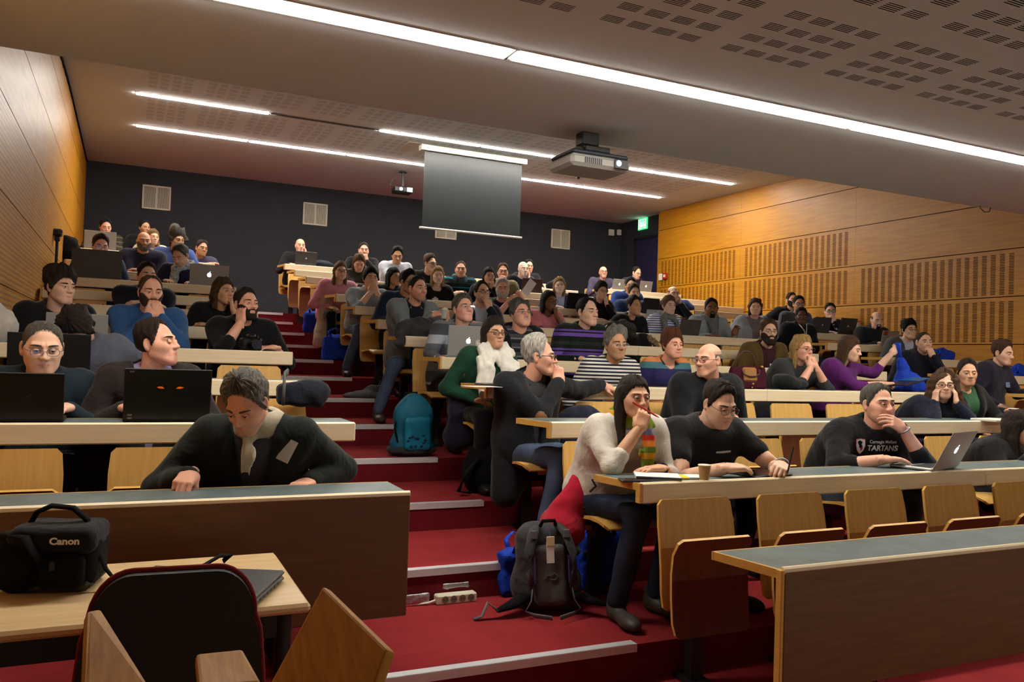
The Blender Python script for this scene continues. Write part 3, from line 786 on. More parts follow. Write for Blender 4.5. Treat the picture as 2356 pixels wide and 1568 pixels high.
def trousers_mat(c):
    return {'jeans': lambda: mat('denim', (74, 88, 112), .9, var=.3, scale=9, bump=.2, bscale=300, spec=.1), 'jeansd': lambda: mat('dark_denim', (44, 52, 70), .9, var=.3, scale=9, bump=.2, bscale=300, spec=.1),
            'black': lambda: clothmat((20, 20, 22)), 'grey': lambda: clothmat((62, 62, 66)), 'brown': lambda: clothmat((58, 46, 36))}[c]()
SHOE = {}
def shoe_mesh(c):
    if c not in SHOE:
        def fn(p):
            d = smin(d_ell(p, (0, -.10, .035), (.047, .085, .036)), d_ell(p, (0, .03, .045), (.038, .06, .045)), .05)
            d = smin(d, d_cap(p, (0, .035, .05), (0, .045, .10), .040), .03)
            d = smax(d, -p[..., 2], .006); return d
        lo = (-.07, -.21, -.02); v, f = surfnet(fn(grid(lo, (.07, .12, .15), .011)), lo, .011)
        z = v[f].mean(1)[:, 2]
        SHOE[c] = qmesh('shoe', v, f, [mat('shoe_'+c, {'black': (22, 21, 22), 'brown': (60, 48, 38), 'grey': (70, 66, 60)}[c], .5), mat('shoe_sole', (150, 146, 138) if c != 'black' else (46, 46, 48), .7)], (z < .016).astype(int))
    return SHOE[c]
GLS = None
def glasses_vf(kind):
    mb = MB(); rr = {'thick': .0024, 'thin': .0013, 'half': .0016}[kind]; wy = .0185
    for s_ in (-1, 1):
        c = np.array((s_*.0325, -.104, .002)); pts = []
        for i in range(17):
            a = 2*math.pi*i/16; ca, sa = math.cos(a), math.sin(a)
            pts.append(c+np.array((.0255*np.sign(ca)*abs(ca)**.7, .010*abs(ca*.0255+s_*0)/.0255*0+s_*0+(abs(c[0]+.0255*ca)-.03)**2*3.2, .0165*np.sign(sa)*abs(sa)**.75)))
        mb.tube(pts, rr, 5, cap=False)
        mb.add(np.array(pts[:-1]), [tuple(range(16))], 1)
        mb.tube([(s_*.057, -.100, .006), (s_*.072, -.086, .008), (s_*.077, -.04, .008), (s_*.076, .01, .006), (s_*.073, .026, -.012)], rr*1.1, 5)
    mb.tube([(-.0075, -.1065, .004), (0, -.109, .007), (.0075, -.1065, .004)], rr, 5)
    return mb
LENS = None
def lens_mat():
    global LENS
    if LENS is None:
        LENS = bpy.data.materials.new('spectacle_lens'); LENS.use_nodes = True; nt = LENS.node_tree; nt.nodes.clear()
        o = nt.nodes.new('ShaderNodeOutputMaterial'); t = nt.nodes.new('ShaderNodeBsdfTransparent'); g = nt.nodes.new('ShaderNodeBsdfGlossy'); g.inputs['Roughness'].default_value = .05
        x = nt.nodes.new('ShaderNodeMixShader'); x.inputs[0].default_value = .07; t.inputs[0].default_value = (.93, .95, .95, 1)
        nt.links.new(t.outputs[0], x.inputs[1]); nt.links.new(g.outputs[0], x.inputs[2]); nt.links.new(x.outputs[0], o.inputs[0])
    return LENS

PEOPLE = []
def person(px, py, k, label, yaw=0, pitch=4, roll=0, dy=.46, hs=1.0, tone='fair', hair='short', hc='dark', hth=.012, htop=.012, curl=0, hlen=.2,
           beard=None, stubble=None, glasses=None, gcol=(24, 22, 22), female=0, fat=0, nose=1.0, jaw=1.0, wide=1.0, smile=0, shut=0, gaze=None,
           top='sweater', col=(40, 42, 48), inner=None, innercol=(200, 205, 215), sleeve='long', topmat=None, neckline=0.0, collar=None, legs='jeansd', shoes='black', bodyyaw=None,
           arm_a='d', arm_b='d', seatx=0.0, seat_dy=.66, scarf=None, badge=None, bulk=1.0, seed=None, detail=None, lap=None, leg_open=.10, legfwd=.36, feet=None, hemz=None, sec=None, shw=None):
    seed = seed if seed is not None else int(px*7+py*3) % 9973
    rs = np.random.RandomState(seed)
    if sec is None: sec = 'L' if px < 640 and k < 14 and at(px, py, Y=deskY(k)+dy)[0] < 1.3 else 'M' if at(px, py, Y=deskY(k)+dy)[0] < 6.95 else 'R'
    Hw = at(px, py, Y=deskY(k)+dy)
    base = np.array((Hw[0]+seatx, deskY(k)+seat_dy, tread(k-1)))
    # occupied chair
    i = int(np.argmin([abs(x-base[0]) for x in SEATX[sec]])); TAKEN.add((sec, k, i))
    Hd = Hw-base; fine = detail if detail is not None else (0 if k <= 3 else 1 if k <= 6 else 2)
    dz = deskZ(k)-tread(k-1); dk = deskY(k)-base[1]              # desk height and front edge in local frame
    q = dict(smile=min(smile, 1), jaw=jaw*(.92 if female else 1.0), wide=wide*(.97 if female else 1), nose=nose*(.9 if female else 1), fat=fat, female=female)
    R = rot(yaw, pitch, roll); hs = hs*(.875 if female else .915)
    hv, hf, D, A, E, t = head_mesh(q, fine)
    TH = lambda v: (v*hs)@R.T+Hd
    # face materials: skin, lips, eye white, iris, lash, stubble, teeth
    c = hv[hf].mean(1); ax = np.abs(c[:, 0]); mi = np.zeros(len(hf), int)
    up = (c[:, 2] > -.0605+.002*(ax/.02)**2*(1 if smile else .4)) & (c[:, 2] < -.0505) ; lo_ = (c[:, 2] <= -.0605+.01) & (c[:, 2] > -.0715)
    lipw = .0240+.003*smile
    lipm = (ax < lipw) & (c[:, 1] < -.078) & (c[:, 2] < -.0522-.0040*(ax/lipw)**2+.002*min(smile, 1)*(ax/lipw)**2) & (c[:, 2] > -.0695+.0095*(ax/lipw)**2)
    mi[lipm] = 1
    if smile > 1 and fine == 0 and hair != 'longcurly': mi[(ax < .016) & (c[:, 1] < -.078) & (np.abs(c[:, 2]+.0597) < .0032)] = 6
    if stubble:
        zb = np.interp(c[:, 1], [-.12, -.085, -.06, -.03, .0, .02], [-.040, -.041, -.066, -.058, -.030, -.004]); zb = np.where(ax < .026, -.0405, zb)
        sb = (c[:, 2] < zb) & (c[:, 1] < .022) & ~lipm & (c[:, 2] > -.135)
        mi[sb & (mi == 0)] = 5
    if hair != 'none':
        ln_ = LINES[hair if hair in LINES else 'fringe' if hair in ('bob', 'long') else 'short']; Af = A[hf]; am = np.abs(np.where(Af.max(1)-Af.min(1) > 3, math.pi, Af.mean(1)))
        bl = line(am, c[:, 2]+.009, ln_)
        if hair == 'bald': bl = bl*(c[:, 2] < .062)
        mi[(bl > .35) & (mi == 0)] = 7
    V, F, Mi = [TH(hv)], [hf], [mi]; n = len(hv)
    def put(v, f, m_=0):
        nonlocal n
        V.append(v); F.append(f+n); Mi.append(np.full(len(f), m_) if np.isscalar(m_) else m_); n += len(v)
    ev, ef = ear_mesh()
    if hair not in ('bob', 'long', 'longcurly'):
        for s_ in (-1, 1):
            v = ev.copy(); v[:, 0] *= s_; a_ = math.radians(22)
            x = v[:, 0]*math.cos(a_)+s_*v[:, 1]*math.sin(a_); y = -s_*v[:, 0]*math.sin(a_)+v[:, 1]*math.cos(a_); v = np.stack([x, y, v[:, 2]], 1)
            v = v+np.array((s_*.0735*q['wide'], .010, -.006)); put(TH(v), ef if s_ > 0 else ef[:, ::-1])
    # eyes
    g = gaze if gaze is not None else (0, 0)
    for s_ in (-1, 1):
        ec = np.array((s_*.0315, -.0775, .0045)); nu, nv = (12, 10) if fine < 2 else (8, 8); r_ = .0128
        th_ = np.linspace(-1, 1, nv+1)*1.15; ph = np.linspace(-1, 1, nu+1)*1.3
        P_, T_ = np.meshgrid(ph, th_, indexing='ij')
        sp = np.stack([np.sin(P_)*np.cos(T_), -np.cos(P_)*np.cos(T_), np.sin(T_)], -1).reshape(-1, 3)
        ii, jj = np.meshgrid(np.arange(nu), np.arange(nv), indexing='ij'); fq = np.stack([ii*(nv+1)+jj, (ii+1)*(nv+1)+jj, (ii+1)*(nv+1)+jj+1, ii*(nv+1)+jj+1], -1).reshape(-1, 4)
        cc = sp[fq].mean(1); gd = unit((math.sin(math.radians(g[0])), -1, math.sin(math.radians(g[1]))))
        ang = np.arccos(np.clip(cc@gd/np.linalg.norm(cc, axis=1), -1, 1)); em = np.where(ang < .46, 3, 2)
        put(TH(ec+sp*r_), fq, em)
        # lids
        op = (.26 if not smile else .17) if not shut else -.62
        ov, of_ = [], []
        lid = np.linspace(0, 1, 5); e0 = op; 
        for half in (0, 1):
            L = []
            for a_ in np.linspace(-1, 1, nu+1):
                k_ = math.sqrt(max(0, 1-a_*a_)); lim = (e0*k_ if half == 0 else -(.34 if not shut else .60)*k_)
                top_ = 1.25 if half == 0 else -1.2
                for u_ in lid:
                    el_ = lim+(top_-lim)*u_; pp = a_*1.25
                    L.append((math.sin(pp)*math.cos(el_), -math.cos(pp)*math.cos(el_), math.sin(el_)))
            L = np.array(L)*(r_*1.10); m5 = len(lid)
            ii, jj = np.meshgrid(np.arange(nu), np.arange(m5-1), indexing='ij'); fl = np.stack([ii*m5+jj, (ii+1)*m5+jj, (ii+1)*m5+jj+1, ii*m5+jj+1], -1).reshape(-1, 4)
            mm = np.where(jj.ravel() == 0, 4 if half == 0 else 0, 0)
            # lash line: a thin first band
            put(TH(ec+L), fl if half == 0 else fl[:, ::-1], 0)
            if half == 0:
                edge = L.reshape(nu+1, m5, 3)[1:-1, 0]; tv, tf = tube_vf(ec+edge*1.02, .0011+.0005*female, 5); put(TH(tv), tf, 4)
    # neck, torso
    by = yaw*.35 if bodyyaw is None else bodyyaw; B = rot(by)
    N = Hd+R@np.array((0, .028, -.108))*hs; N2 = N+B@np.array((0, .038, -.026))
    nr = .054-.008*female+.006*fat
    pel = np.array((-seatx*0, .0, .535)); pel[0] = 0
    shw = shw or (.196-.022*female)*(1+.35*(bulk-1)); S0 = N2+np.array((0, .015, -.026)); 
    ch = S0+(pel-S0)*.30; ch[1] += .01; wa = S0+(pel-S0)*.68; wa[1] += .025
    ex = B@np.array((1.0, 0, 0)); ey = B@np.array((0, 1.0, 0))
    tv, tf = tube_vf([Hd+R@np.array((0, .018, -.045))*hs, N, N2+np.array((0, .01, -.03)), S0+np.array((0, .02, -.05))], [nr, nr*.98, nr*1.12, nr*1.3], 16); put(tv, tf)
    SH = {-1: S0-ex*shw*.88+np.array((0, 0, -.016)), 1: S0+ex*shw*.88+np.array((0, 0, -.016))}
    l1, l2 = .285-.02*female, .248-.018*female
    arms = {}
    for s_, ps in ((-1, arm_a), (1, arm_b)):
        sx = np.array((s_, 1, 1.0)); pole = np.array((s_*.75, .25, -1)); hp = 'relax'
        hd = lambda *a: Hd+R@(np.array(a)*hs)
        if isinstance(ps, dict):
            w = np.array(ps.get('w', (0, 0, 0)), float); dr, do, hp = np.array(ps['d'], float), np.array(ps['n'], float), ps.get('p', 'relax'); pole = np.array(ps.get('pole', pole), float)
            if ps.get('h'): w = hd(*ps['w'])
            if 'px' in ps: w = (at(*ps['px'], Z=deskZ(k)+ps['zd']) if 'zd' in ps else at(*ps['px'], Y=deskY(k)+ps['yd']))-base
        elif ps == 'd': w = np.array((s_*.17, dk+.27, dz+.026)); dr, do, hp = np.array((-s_*.85, -.40, .02)), np.array((0, 0, 1.0)), 'flat'
        elif ps == 't': w = np.array((s_*.125, dk+.33, dz+.045)); dr, do, hp = np.array((-s_*.35, -1, -.02)), np.array((0, 0, 1.0)), 'flat'
        elif ps == 'f': w = np.array((-s_*.03, dk+.24+.05*s_, dz+.03+.02*(s_ > 0))); dr, do, hp = np.array((-s_*1, -.15, .0)), np.array((0, -.2, 1.0)), 'relax'
        elif ps == 'c': w = hd(s_*.035, -.105, -.165); dr, do, hp = R@np.array((-s_*.22, -.02, 1)), R@np.array((s_*.5, -.85, -.1)), 'curl'; pole = np.array((s_*.55, -.35, -1))
        elif ps == 'm': w = hd(s_*.030, -.150, -.155); dr, do, hp = R@np.array((-s_*.30, .28, 1)), R@np.array((s_*.3, -1, .2)), 'curl'; pole = np.array((s_*.65, -.2, -1))
        elif ps == 'h': w = hd(s_*.085, -.075, -.145); dr, do, hp = R@np.array((-s_*.08, .22, 1)), R@np.array((s_*1, -.35, .0)), 'relax'; pole = np.array((s_*.6, -.5, -1))
        elif ps == 'l': w = np.array((s_*.10, -.22, .60)); dr, do, hp = np.array((-s_*.5, -.8, -.15)), np.array((s_*.2, 0, 1.0)), 'relax'
        elif ps == 's': w = np.array((s_*.27, -.10, .52)); dr, do, hp = np.array((0, -.4, -1)), np.array((s_*1, 0, .1)), 'relax'
        e, w = ik(SH[s_], w, l1, l2, pole); arms[s_] = (SH[s_], e, w)
        P_, R_ = arm_path(SH[s_], e, w); fs_ = .9 if female else 1.0; R_ = [r_*fs_*(1+.25*(bulk-1)) for r_ in R_]
        tv, tf = tube_vf(P_, R_, 12); put(tv, tf)
        v, f = place_hand(w, dr, do, s_ > 0, hp, fine, .86 if female else .96); put(v, f)
    # torso field, shared by skin and clothes
    def torso(p):
        w_ = .095-.012*female; b_ = bulk
        d = d_cap(p, pel-ex*.075, pel+ex*.075, .128*b_)
        d = smin(d, d_cap(p, wa-ex*(.062-.016*female), wa+ex*(.062-.016*female), (.108+.022*fat)*b_), .10)
        d = smin(d, d_cap(p, ch-ex*w_, ch+ex*w_, .108*b_), .10)
        d = smin(d, d_cap(p, SH[-1]+ex*.03+np.array((0, 0, -.012)), SH[1]-ex*.03+np.array((0, 0, -.012)), .064*b_), .07)
        d = smin(d, d_cap(p, N2+np.array((0, .012, -.005)), S0+np.array((0, .01, -.06)), nr*1.02, .08), .06)
        if female:
            for s_ in (-1, 1): d = smin(d, d_ell(p, ch+ex*s_*.07-ey*.085+np.array((0, 0, -.01)), (.062, .055, .062)), .04)
        return d
    h = (.0125, .0165, .022)[fine]
    pts = np.array([pel, N2, SH[-1], SH[1]]+[x for a_ in arms.values() for x in a_]); lo = pts.min(0)-.19; hi = pts.max(0)+.14
    lo[2] = min(lo[2], pel[2]-.16)
    G = grid(lo, hi, h); T0 = torso(G)
    tv, tf = surfnet(T0[::2, ::2, ::2]+.014, lo, h*2) if fine else surfnet(T0+.010, lo, h); put(tv, tf)
    me = qmesh('person', np.concatenate(V), np.concatenate(F), [skin(tone, TONES[tone]), mat('lips_'+tone+str(female), tuple((.62-.25*female)*a_+(.38+.25*female)*b_ for a_, b_ in zip(TONES[tone], LIPS[tone])), .45), EYEW, IRIS, LASH,
               mat('stubble_%s_%s' % (tone, stubble), tuple(.78*a_+.22*b_ for a_, b_ in zip(TONES[tone], HAIRC[stubble or 'dark'])), .7, var=.1, scale=60), TEETH,
               mat('scalp_%s_%s' % (tone, hc), tuple(.66*a_+.34*b_ for a_, b_ in zip(TONES[tone], HAIRC[hc])), .7, var=.2, scale=90)], np.concatenate(Mi))
    ob = link('person', me, None, base); tag(ob, label, 'person', None)
    # ---- garment
    cm = topmat or clothmat(col)
    loose = {'tee': .010, 'shirt': .012, 'sweater': .016, 'jacket': .020, 'parka': .034}[top]*bulk
    def sleeves(p, up_to, fat_):
        d = None
        for s_ in (-1, 1):
            a_, e, w = arms[s_]; k_ = fat_*(1+.25*(bulk-1))*(.93 if female else 1)
            u = d_cap(p, a_, e, .058*k_+.004, .047*k_) if up_to != 'short' else d_cap(p, a_, a_+(e-a_)*.55, .060*k_+.004, .058*k_)
            if up_to == 'long': u = smin(u, d_cap(p, e, e+(w-e)*.93, .047*k_, .034*k_), .02)
            elif up_to == 'elbow': u = smin(u, d_cap(p, e, e+(w-e)*.30, .047*k_, .045*k_), .02)
            d = u if d is None else np.minimum(d, u)
        return d
    fatk = {'tee': 1.04, 'shirt': 1.08, 'sweater': 1.12, 'jacket': 1.22, 'parka': 1.5}[top]
    nc = N2-ey*.035+np.array((0, 0, .030))            # neck opening
    FLD = wob(G, seed, 22)*.6+wob(G*_c(G, (1.0, 1.0, .55)), seed+9, 48)*.7 if fine < 2 else wob(G, seed, 26)
    loc = (G-_c(G, S0))@_c(G, B)                          # body-aligned coordinates from the shoulders
    def garment(off, sl, fold, wedge=None):
        d = T0-off+fold*FLD
        d = smax(d, -(d_ell(G, nc, (nr*1.16+.35*neckline, nr*1.2+.3*neckline, .055+neckline))), .008)
        if wedge is not None: d = smax(d, -wedge, .006)
        if sl is not None: d = smin(d, sleeves(G, sl, fatk if off > .008 else .98)+fold*FLD, .045 if wedge is None else .02)
        hz = hemz if hemz is not None else .47
        return smax(d, hz-G[..., 2], .01)
    def make(name, d, m_):
        v, f = surfnet(d, lo, h); return link(name, qmesh(name, v, f, [m_]), ob)
    fold = {'tee': .005, 'shirt': .0065, 'sweater': .007, 'jacket': .006, 'parka': .010}[top]
    wedge = None
    if inner:
        vw = .012+(.075 if inner != 'wide' else .11)*np.clip((loc[..., 2]+.36)/.40, 0, 1)
        wedge = np.maximum(np.abs(loc[..., 0])-vw, loc[..., 1]-.02)
    gd = garment(loose, sleeve, fold, wedge)
    if inner:
        make('shirt', garment(.004, None, .003), clothmat(innercol) if not isinstance(innercol, str) else MATS[innercol])
        lap_ = np.abs(np.abs(loc[..., 0])-vw-.028)
        gd = np.where((loc[..., 1] < 0) & (loc[..., 1] > -.2) & (loc[..., 2] > -.28) & (wedge > 0), gd-.007*smooth01(1-lap_/.03), gd)
        gd = smin(gd, np.maximum(np.abs(d_ell(G, N2+np.array((0, .014, .0)), (nr*1.45, nr*1.5, .05)))-.008, np.maximum(-(loc[..., 1]+.015), np.abs(G[..., 2]-N2[2])-.035)), .012)
    if top == 'parka':
        gd = smin(gd, d_cap(G, N2+ey*.075-ex*.06+np.array((0, 0, -.01)), N2+ey*.075+ex*.06+np.array((0, 0, -.01)), .055), .05)
    tob = make({'tee': 'tee_shirt', 'shirt': 'shirt', 'sweater': 'sweater', 'jacket': 'jacket', 'parka': 'parka'}[top] if not (inner and top == 'shirt') else 'overshirt', gd, cm)
    _v = np.zeros(len(tob.data.vertices)*3, np.float32); tob.data.vertices.foreach_get('co', _v); _f = np.zeros(len(tob.data.polygons)*4, np.int32); tob.data.polygons.foreach_get('vertices', _f)
    bvh = [None]
    def chest(p):
        "point on the front of the garment, straight ahead of local point p"
        if bvh[0] is None: bvh[0] = BVHTree.FromPolygons(_v.reshape(-1, 3).tolist(), _f.reshape(-1, 4).tolist())
        o_ = np.array(p)-ey*.09; hit = bvh[0].ray_cast(Vector(o_), Vector(ey), .6)
        return np.array(hit[0])-ey*.003 if hit[0] is not None else np.array(p)
    if collar:
        mb = MB(); cmat = clothmat(collar) if not isinstance(collar, str) else (cm if collar == 'self' else None)
        if collar == 'roll':
            mb.tube([N2+np.array((0, .01, -.012)), N2+np.array((0, .008, .02)), N+np.array((0, .004, .0))], [nr*1.24, nr*1.2, nr*1.13], 18, cap=False); mb.build('roll_collar', cm, ob, smooth=True)
        else:
            a_ = np.linspace(-2.55, 2.55, 19); 
            ring = [N2+B@np.array((math.sin(x)*nr*1.2, .012+math.cos(x)*nr*1.22, .012-.030*max(0, -math.cos(x)))) for x in a_]
            out = [p_+B@np.array((math.sin(x)*.024, math.cos(x)*.020-.012*max(0, -math.cos(x)), -.030-.012*max(0, -math.cos(x)))) for p_, x in zip(ring, a_)]
            upr = [p_+np.array((0, 0, .012)) for p_ in ring]
            v = np.array(ring+upr+out); nn = len(a_); f = [(i_, i_+1, nn+i_+1, nn+i_) for i_ in range(nn-1)]+[(nn+i_, nn+i_+1, 2*nn+i_+1, 2*nn+i_) for i_ in range(nn-1)]
            mb.add(v, f); o_ = mb.build('collar', cmat or cm, ob, smooth=True); md = o_.modifiers.new('thick', 'SOLIDIFY'); md.thickness = .004; md.offset = 1
    # ---- trousers and shoes
    def legs_f(p):
        d = d_cap(p, pel+np.array((-.075, .0, -.03)), pel+np.array((.075, 0, -.03)), .135*bulk)
        for s_ in (-1, 1):
            d = smin(d, d_cap(p, HIP[s_], KN[s_], .086*(1+.4*(bulk-1)), .062), .06)
            d = smin(d, d_cap(p, KN[s_], AN[s_], .062, .048), .03)
        return smax(d+.004*wob(p, seed+5, 24), p[..., 2]-(pel[2]+.02), .02)
    ft = feet or {}
    HIP = {s_: pel+np.array((s_*.085, -.02, -.03)) for s_ in (-1, 1)}
    KN = {s_: np.array(ft.get(('k', s_), (s_*(leg_open+.03), -legfwd-.04, .52))) for s_ in (-1, 1)}
    AN = {s_: np.array(ft.get(('a', s_), (s_*(leg_open), -legfwd+.04, .10))) for s_ in (-1, 1)}
    P_ = np.array(list(HIP.values())+list(KN.values())+list(AN.values())); l_ = P_.min(0)-.17; h_ = P_.max(0)+.14; hh = (.019, .025, .034)[fine]
    v, f = surfnet(legs_f(grid(l_, h_, hh)), l_, hh); link('trousers', qmesh('trousers', v, f, [trousers_mat(legs)]), ob)
    for s_ in (-1, 1):
        o_ = link('shoe', shoe_mesh(shoes), ob, AN[s_]+np.array((0, -.02, -.10))); o_.rotation_euler[2] = s_*.12
        if ('r', s_) in ft: o_.rotation_euler = ft[('r', s_)]
    # ---- hair
    hm = hairmat(hc)
    hmb_v, hmb_f = [], []; nn = 0
    if hair != 'none':
        cv, m_ = hair_cap(hv, D, A, E, t, hair, hth, htop, seed, curl, fine)
        keep = (m_[hf].max(1) > .01); 
        hmb_v.append(cv); hmb_f.append(hf[keep]); nn = len(cv)
        if hair in ('bob', 'long', 'longcurly', 'tied', 'puff'):
            L = hlen; wv = 1.75 if hair == 'longcurly' else 1.0
            def hsd(p):
                d = d_ell(p, (0, .024, .034), (.080, .100, .088))
                if hair == 'tied': d = smin(d, d_ell(p, (0, .125, .02), (.032, .03, .034)), .03); return smax(d, -(p[..., 1]+.0-.3*(p[..., 2]-.02)), .02)+.002*wob(p, seed, 60)
                if hair == 'puff': d = smin(d, d_ell(p, (0, .085, .085), (.062, .055, .055)), .04); return smax(d, -(p[..., 1]+.045-.5*(p[..., 2]-.05)), .02)+.005*wob(p, seed, 80)
                zt = -L
                for s_ in (-1, 1):
                    d = smin(d, d_cap(p, (s_*.038, .062, .0), (s_*.05*wv, .070, zt+.01), .046*wv, .030*wv), .035)
                    d = smin(d, d_cap(p, (s_*.066, .010, .03), (s_*.078*wv, .012, zt), .030*wv, .022*wv), .03)
                    if L > .24: d = smin(d, d_cap(p, (s_*.078*wv, .012, -.09), (s_*.085*wv, -.055, zt), .028*wv, .020), .03)
                d = smax(d, -d_ell(p, (0, -.100, -.028+.012*(hair == 'longcurly')), (.061+.004*(hair == 'bob'), .075, .098)), .012)
                d = smax(d, -d_ell(p, (0, -.10, -.17), (.075, .10, .10)), .02) if hair != 'longcurly' else d
                d = d+(.010 if curl else .0035)*wob(p, seed, 75 if curl else 40)+(0 if curl else .002*np.sin(p[..., 0]*260+p[..., 1]*190+2*np.sin(p[..., 2]*25)))
                return smax(d, -(p[..., 1]+.052-.15*(p[..., 2]+.03)) if hair != 'longcurly' else -(p[..., 1]+.085), .015)
            hh = (.0062, .0075, .0095)[fine]; l_ = np.array((-.15*wv, -.12, -L-.08)); v, f = surfnet(hsd(grid(l_, (.15*wv, .22, .17), hh)), l_, hh)
            hmb_v.append(v); hmb_f.append(f+nn); nn += len(v)
        link('hair', qmesh('hair', TH(np.concatenate(hmb_v)), np.concatenate(hmb_f), [hm]), ob)
    # eyebrows follow the brow
    mb = MB()
    for s_ in (-1, 1):
        u_ = np.linspace(0, 1, 6); z_ = .0262+.0028*np.sin(u_*2.8)-.005*u_**2
        d_ = np.stack([s_*(.014+.036*u_), -.088+.026*u_**2, z_], 1)-HO; d_ /= np.linalg.norm(d_, axis=1)[:, None]; tt = np.full(6, .15)
        for _ in range(14): tt = tt-head_sdf(HO+d_*tt[:, None], q)
        pts = TH(HO+d_*(tt[:, None]+.0005))
        mb.tube(pts, [.0030, .0044, .0044, .0040, .0032, .0016] if not female else [.0018, .0026, .0026, .0022, .0018, .001], 6)
    mb.build('eyebrows', hairmat(hc if hc not in ('white', 'blond', 'grey') else 'dblond' if hc == 'blond' else 'dgrey'), ob, smooth=True)
    if beard:
        full = beard[0]; bc = beard[1]
        z, y, ax_ = hv[:, 2], hv[:, 1], np.abs(hv[:, 0])
        mm = np.zeros(len(z))
        if full in ('full', 'short', 'goatee'):
            mm = smooth01((-.043-.25*np.maximum(ax_-.03, 0)*-1*0-z+np.clip((ax_-.030)*1.1, 0, .04))/.008)*smooth01((.035-y)/.02)*smooth01((z+.150)/.02)
            mm *= 1-smooth01((.0235-ax_)/.004)*smooth01((z+.0715)/.003)*(y < -.07)
            mm *= 1-smooth01((-.036-z)*-1/.004)*(ax_ < .03)
            if full == 'goatee': mm *= smooth01((.036-ax_)/.008)
        st = smooth01((.027-ax_)/.005)*smooth01((z+.0525+.1*np.maximum(ax_-.012, 0)*2)/.004)*smooth01((-.0375-z)/.004)*(y < -.07); mm = np.maximum(mm, st)
        th_ = {'full': .009, 'short': .005, 'goatee': .006, 'mous': .006}[full]
        r = t+mm*(th_*(1+.35*wob(hv, seed, 120))+(.012*smooth01((-.09-z)/.03) if full == 'full' else 0))-(1-smooth01(mm/.2))*.006
        keep = mm[hf].max(1) > .01
        link('beard' if full != 'mous' else 'moustache', qmesh('beard', TH(HO+D*r[:, None]), hf[keep], [hairmat(bc)]), ob)
    if glasses:
        mb = glasses_vf(glasses); mb.v = [TH(x) for x in mb.v]; mb.build('glasses', [mat('frame_%d_%d_%d' % gcol, gcol, .35, spec=.5), lens_mat()], ob, smooth=True)
    if scarf: make_scarf(ob, scarf, N2, N, S0, B, nr, seed, fine, ch)
    if badge: 
        bx, bz, wd, hg, bcol, tilt = badge
        p0 = chest(S0+B@np.array((bx, -.10, bz)))
        a_ = math.radians(tilt); u_ = B@np.array((math.cos(a_), -.05, math.sin(a_))); v_ = B@np.array((-math.sin(a_), .12, math.cos(a_))); n_ = unit(np.cross(u_, v_))
        mb = MB(); Mx = np.eye(4); Mx[:3, 0], Mx[:3, 1], Mx[:3, 2], Mx[:3, 3] = u_, n_, v_, p0+n_*.004
        mb.box((-wd/2, -.0015, -hg/2), (wd/2, .0015, hg/2), M=Mx); mb.build('name_badge', mat('badge_%d_%d_%d' % bcol, bcol, .5), ob)
    info = dict(chest=chest, ob=ob, base=base, H=Hd, R=R, N=N, N2=N2, S0=S0, B=B, arms=arms, dz=dz, dk=dk, TH=TH, KN=KN, AN=AN, ch=ch, wa=wa, pel=pel)
    PEOPLE.append(info); return info

def make_scarf(ob, sc, N2, N, S0, B, nr, seed, fine, ch):
    kind, m_ = sc[0], sc[1]
    ex, ey = B@np.array((1.0, 0, 0)), B@np.array((0, 1.0, 0)); ends = sc[2] if len(sc) > 2 else ()
    def fn(p):
        ct = N2+np.array((0, .008, .012)); l = (p-ct)@B
        rad = np.hypot(l[..., 0], l[..., 1]*.95); R0 = nr*1.45 if kind != 'snood' else nr*1.5
        tilt = l[..., 2]-.22*l[..., 1]
        hgt = .034 if kind != 'snood' else .042
        d = np.sqrt(((rad-R0)/.9)**2+np.maximum(np.abs(tilt)-hgt*.55, 0)**2)-hgt*.75
        for (x0, x1, z1, w) in ends:
            a = ct+ex*x0-ey*(R0+.015)+np.array((0, 0, -.01)); b = S0+ex*x1-ey*(.145)+np.array((0, 0, -.10)); c_ = S0+ex*x1-ey*(.150)+np.array((0, 0, z1))
            pl = (p-ct)@B; q_ = p+((.45*(pl[..., 1]+.13))[..., None])*0
            def flat(a_, b_, w_):
                s3 = np.array((1, 2.0, 1.0)); return d_cap(((p-ct)@B)*s3, ((a_-ct)@B)*s3, ((b_-ct)@B)*s3, w_)/1.6
            e = np.minimum(flat(a, b, w*1.15), flat(b, c_, w*1.25))+.004*np.sin(pl[..., 0]*170+3*np.sin(pl[..., 2]*14))
            d = smin(d, e, .03)
        return d+.009*wob(p, seed+3, 46)
    lo = np.array((N2[0]-.24, N2[1]-.27, min([N2[2]-.12]+[S0[2]+e[2]-.06 for e in ends]))); hi = (N2[0]+.24, N2[1]+.18, N2[2]+.14); h = (.0095, .012, .015)[fine]
    v, f = surfnet(fn(grid(lo, hi, h)), lo, h); link('scarf', qmesh('scarf', v, f, [m_]), ob)
# ================================================================== WHO SITS WHERE
def P(px, py, k, va, label, **kw):
    "va: facing relative to the line to the camera, + towards the right of the picture"
    Hw = at(px, py, Y=deskY(k)+kw.get('dy', .46))
    return person(px, py, k, label, yaw=va-math.degrees(math.atan2(Hw[0], Hw[1])), **kw)
W_ = dict
stripe = banded('navy_white_stripes', [(.013, (30, 36, 56)), (.013, (222, 220, 210))])
bstripe = banded('blue_white_stripes', [(.010, (60, 84, 160)), (.016, (226, 226, 228))])
purple = banded('purple_black_stripes', [(.030, (104, 74, 160)), (.012, (24, 26, 26)), (.016, (104, 74, 160)), (.030, (26, 30, 28)), (.030, (36, 46, 42)), (.042, (22, 25, 24))], off=.03)
rainbow = banded('rainbow_scarf', [(.03, (104, 122, 46)), (.028, (196, 112, 34)), (.026, (190, 52, 34)), (.03, (110, 112, 142)), (.05, (122, 140, 50)), (.03, (206, 150, 40))])
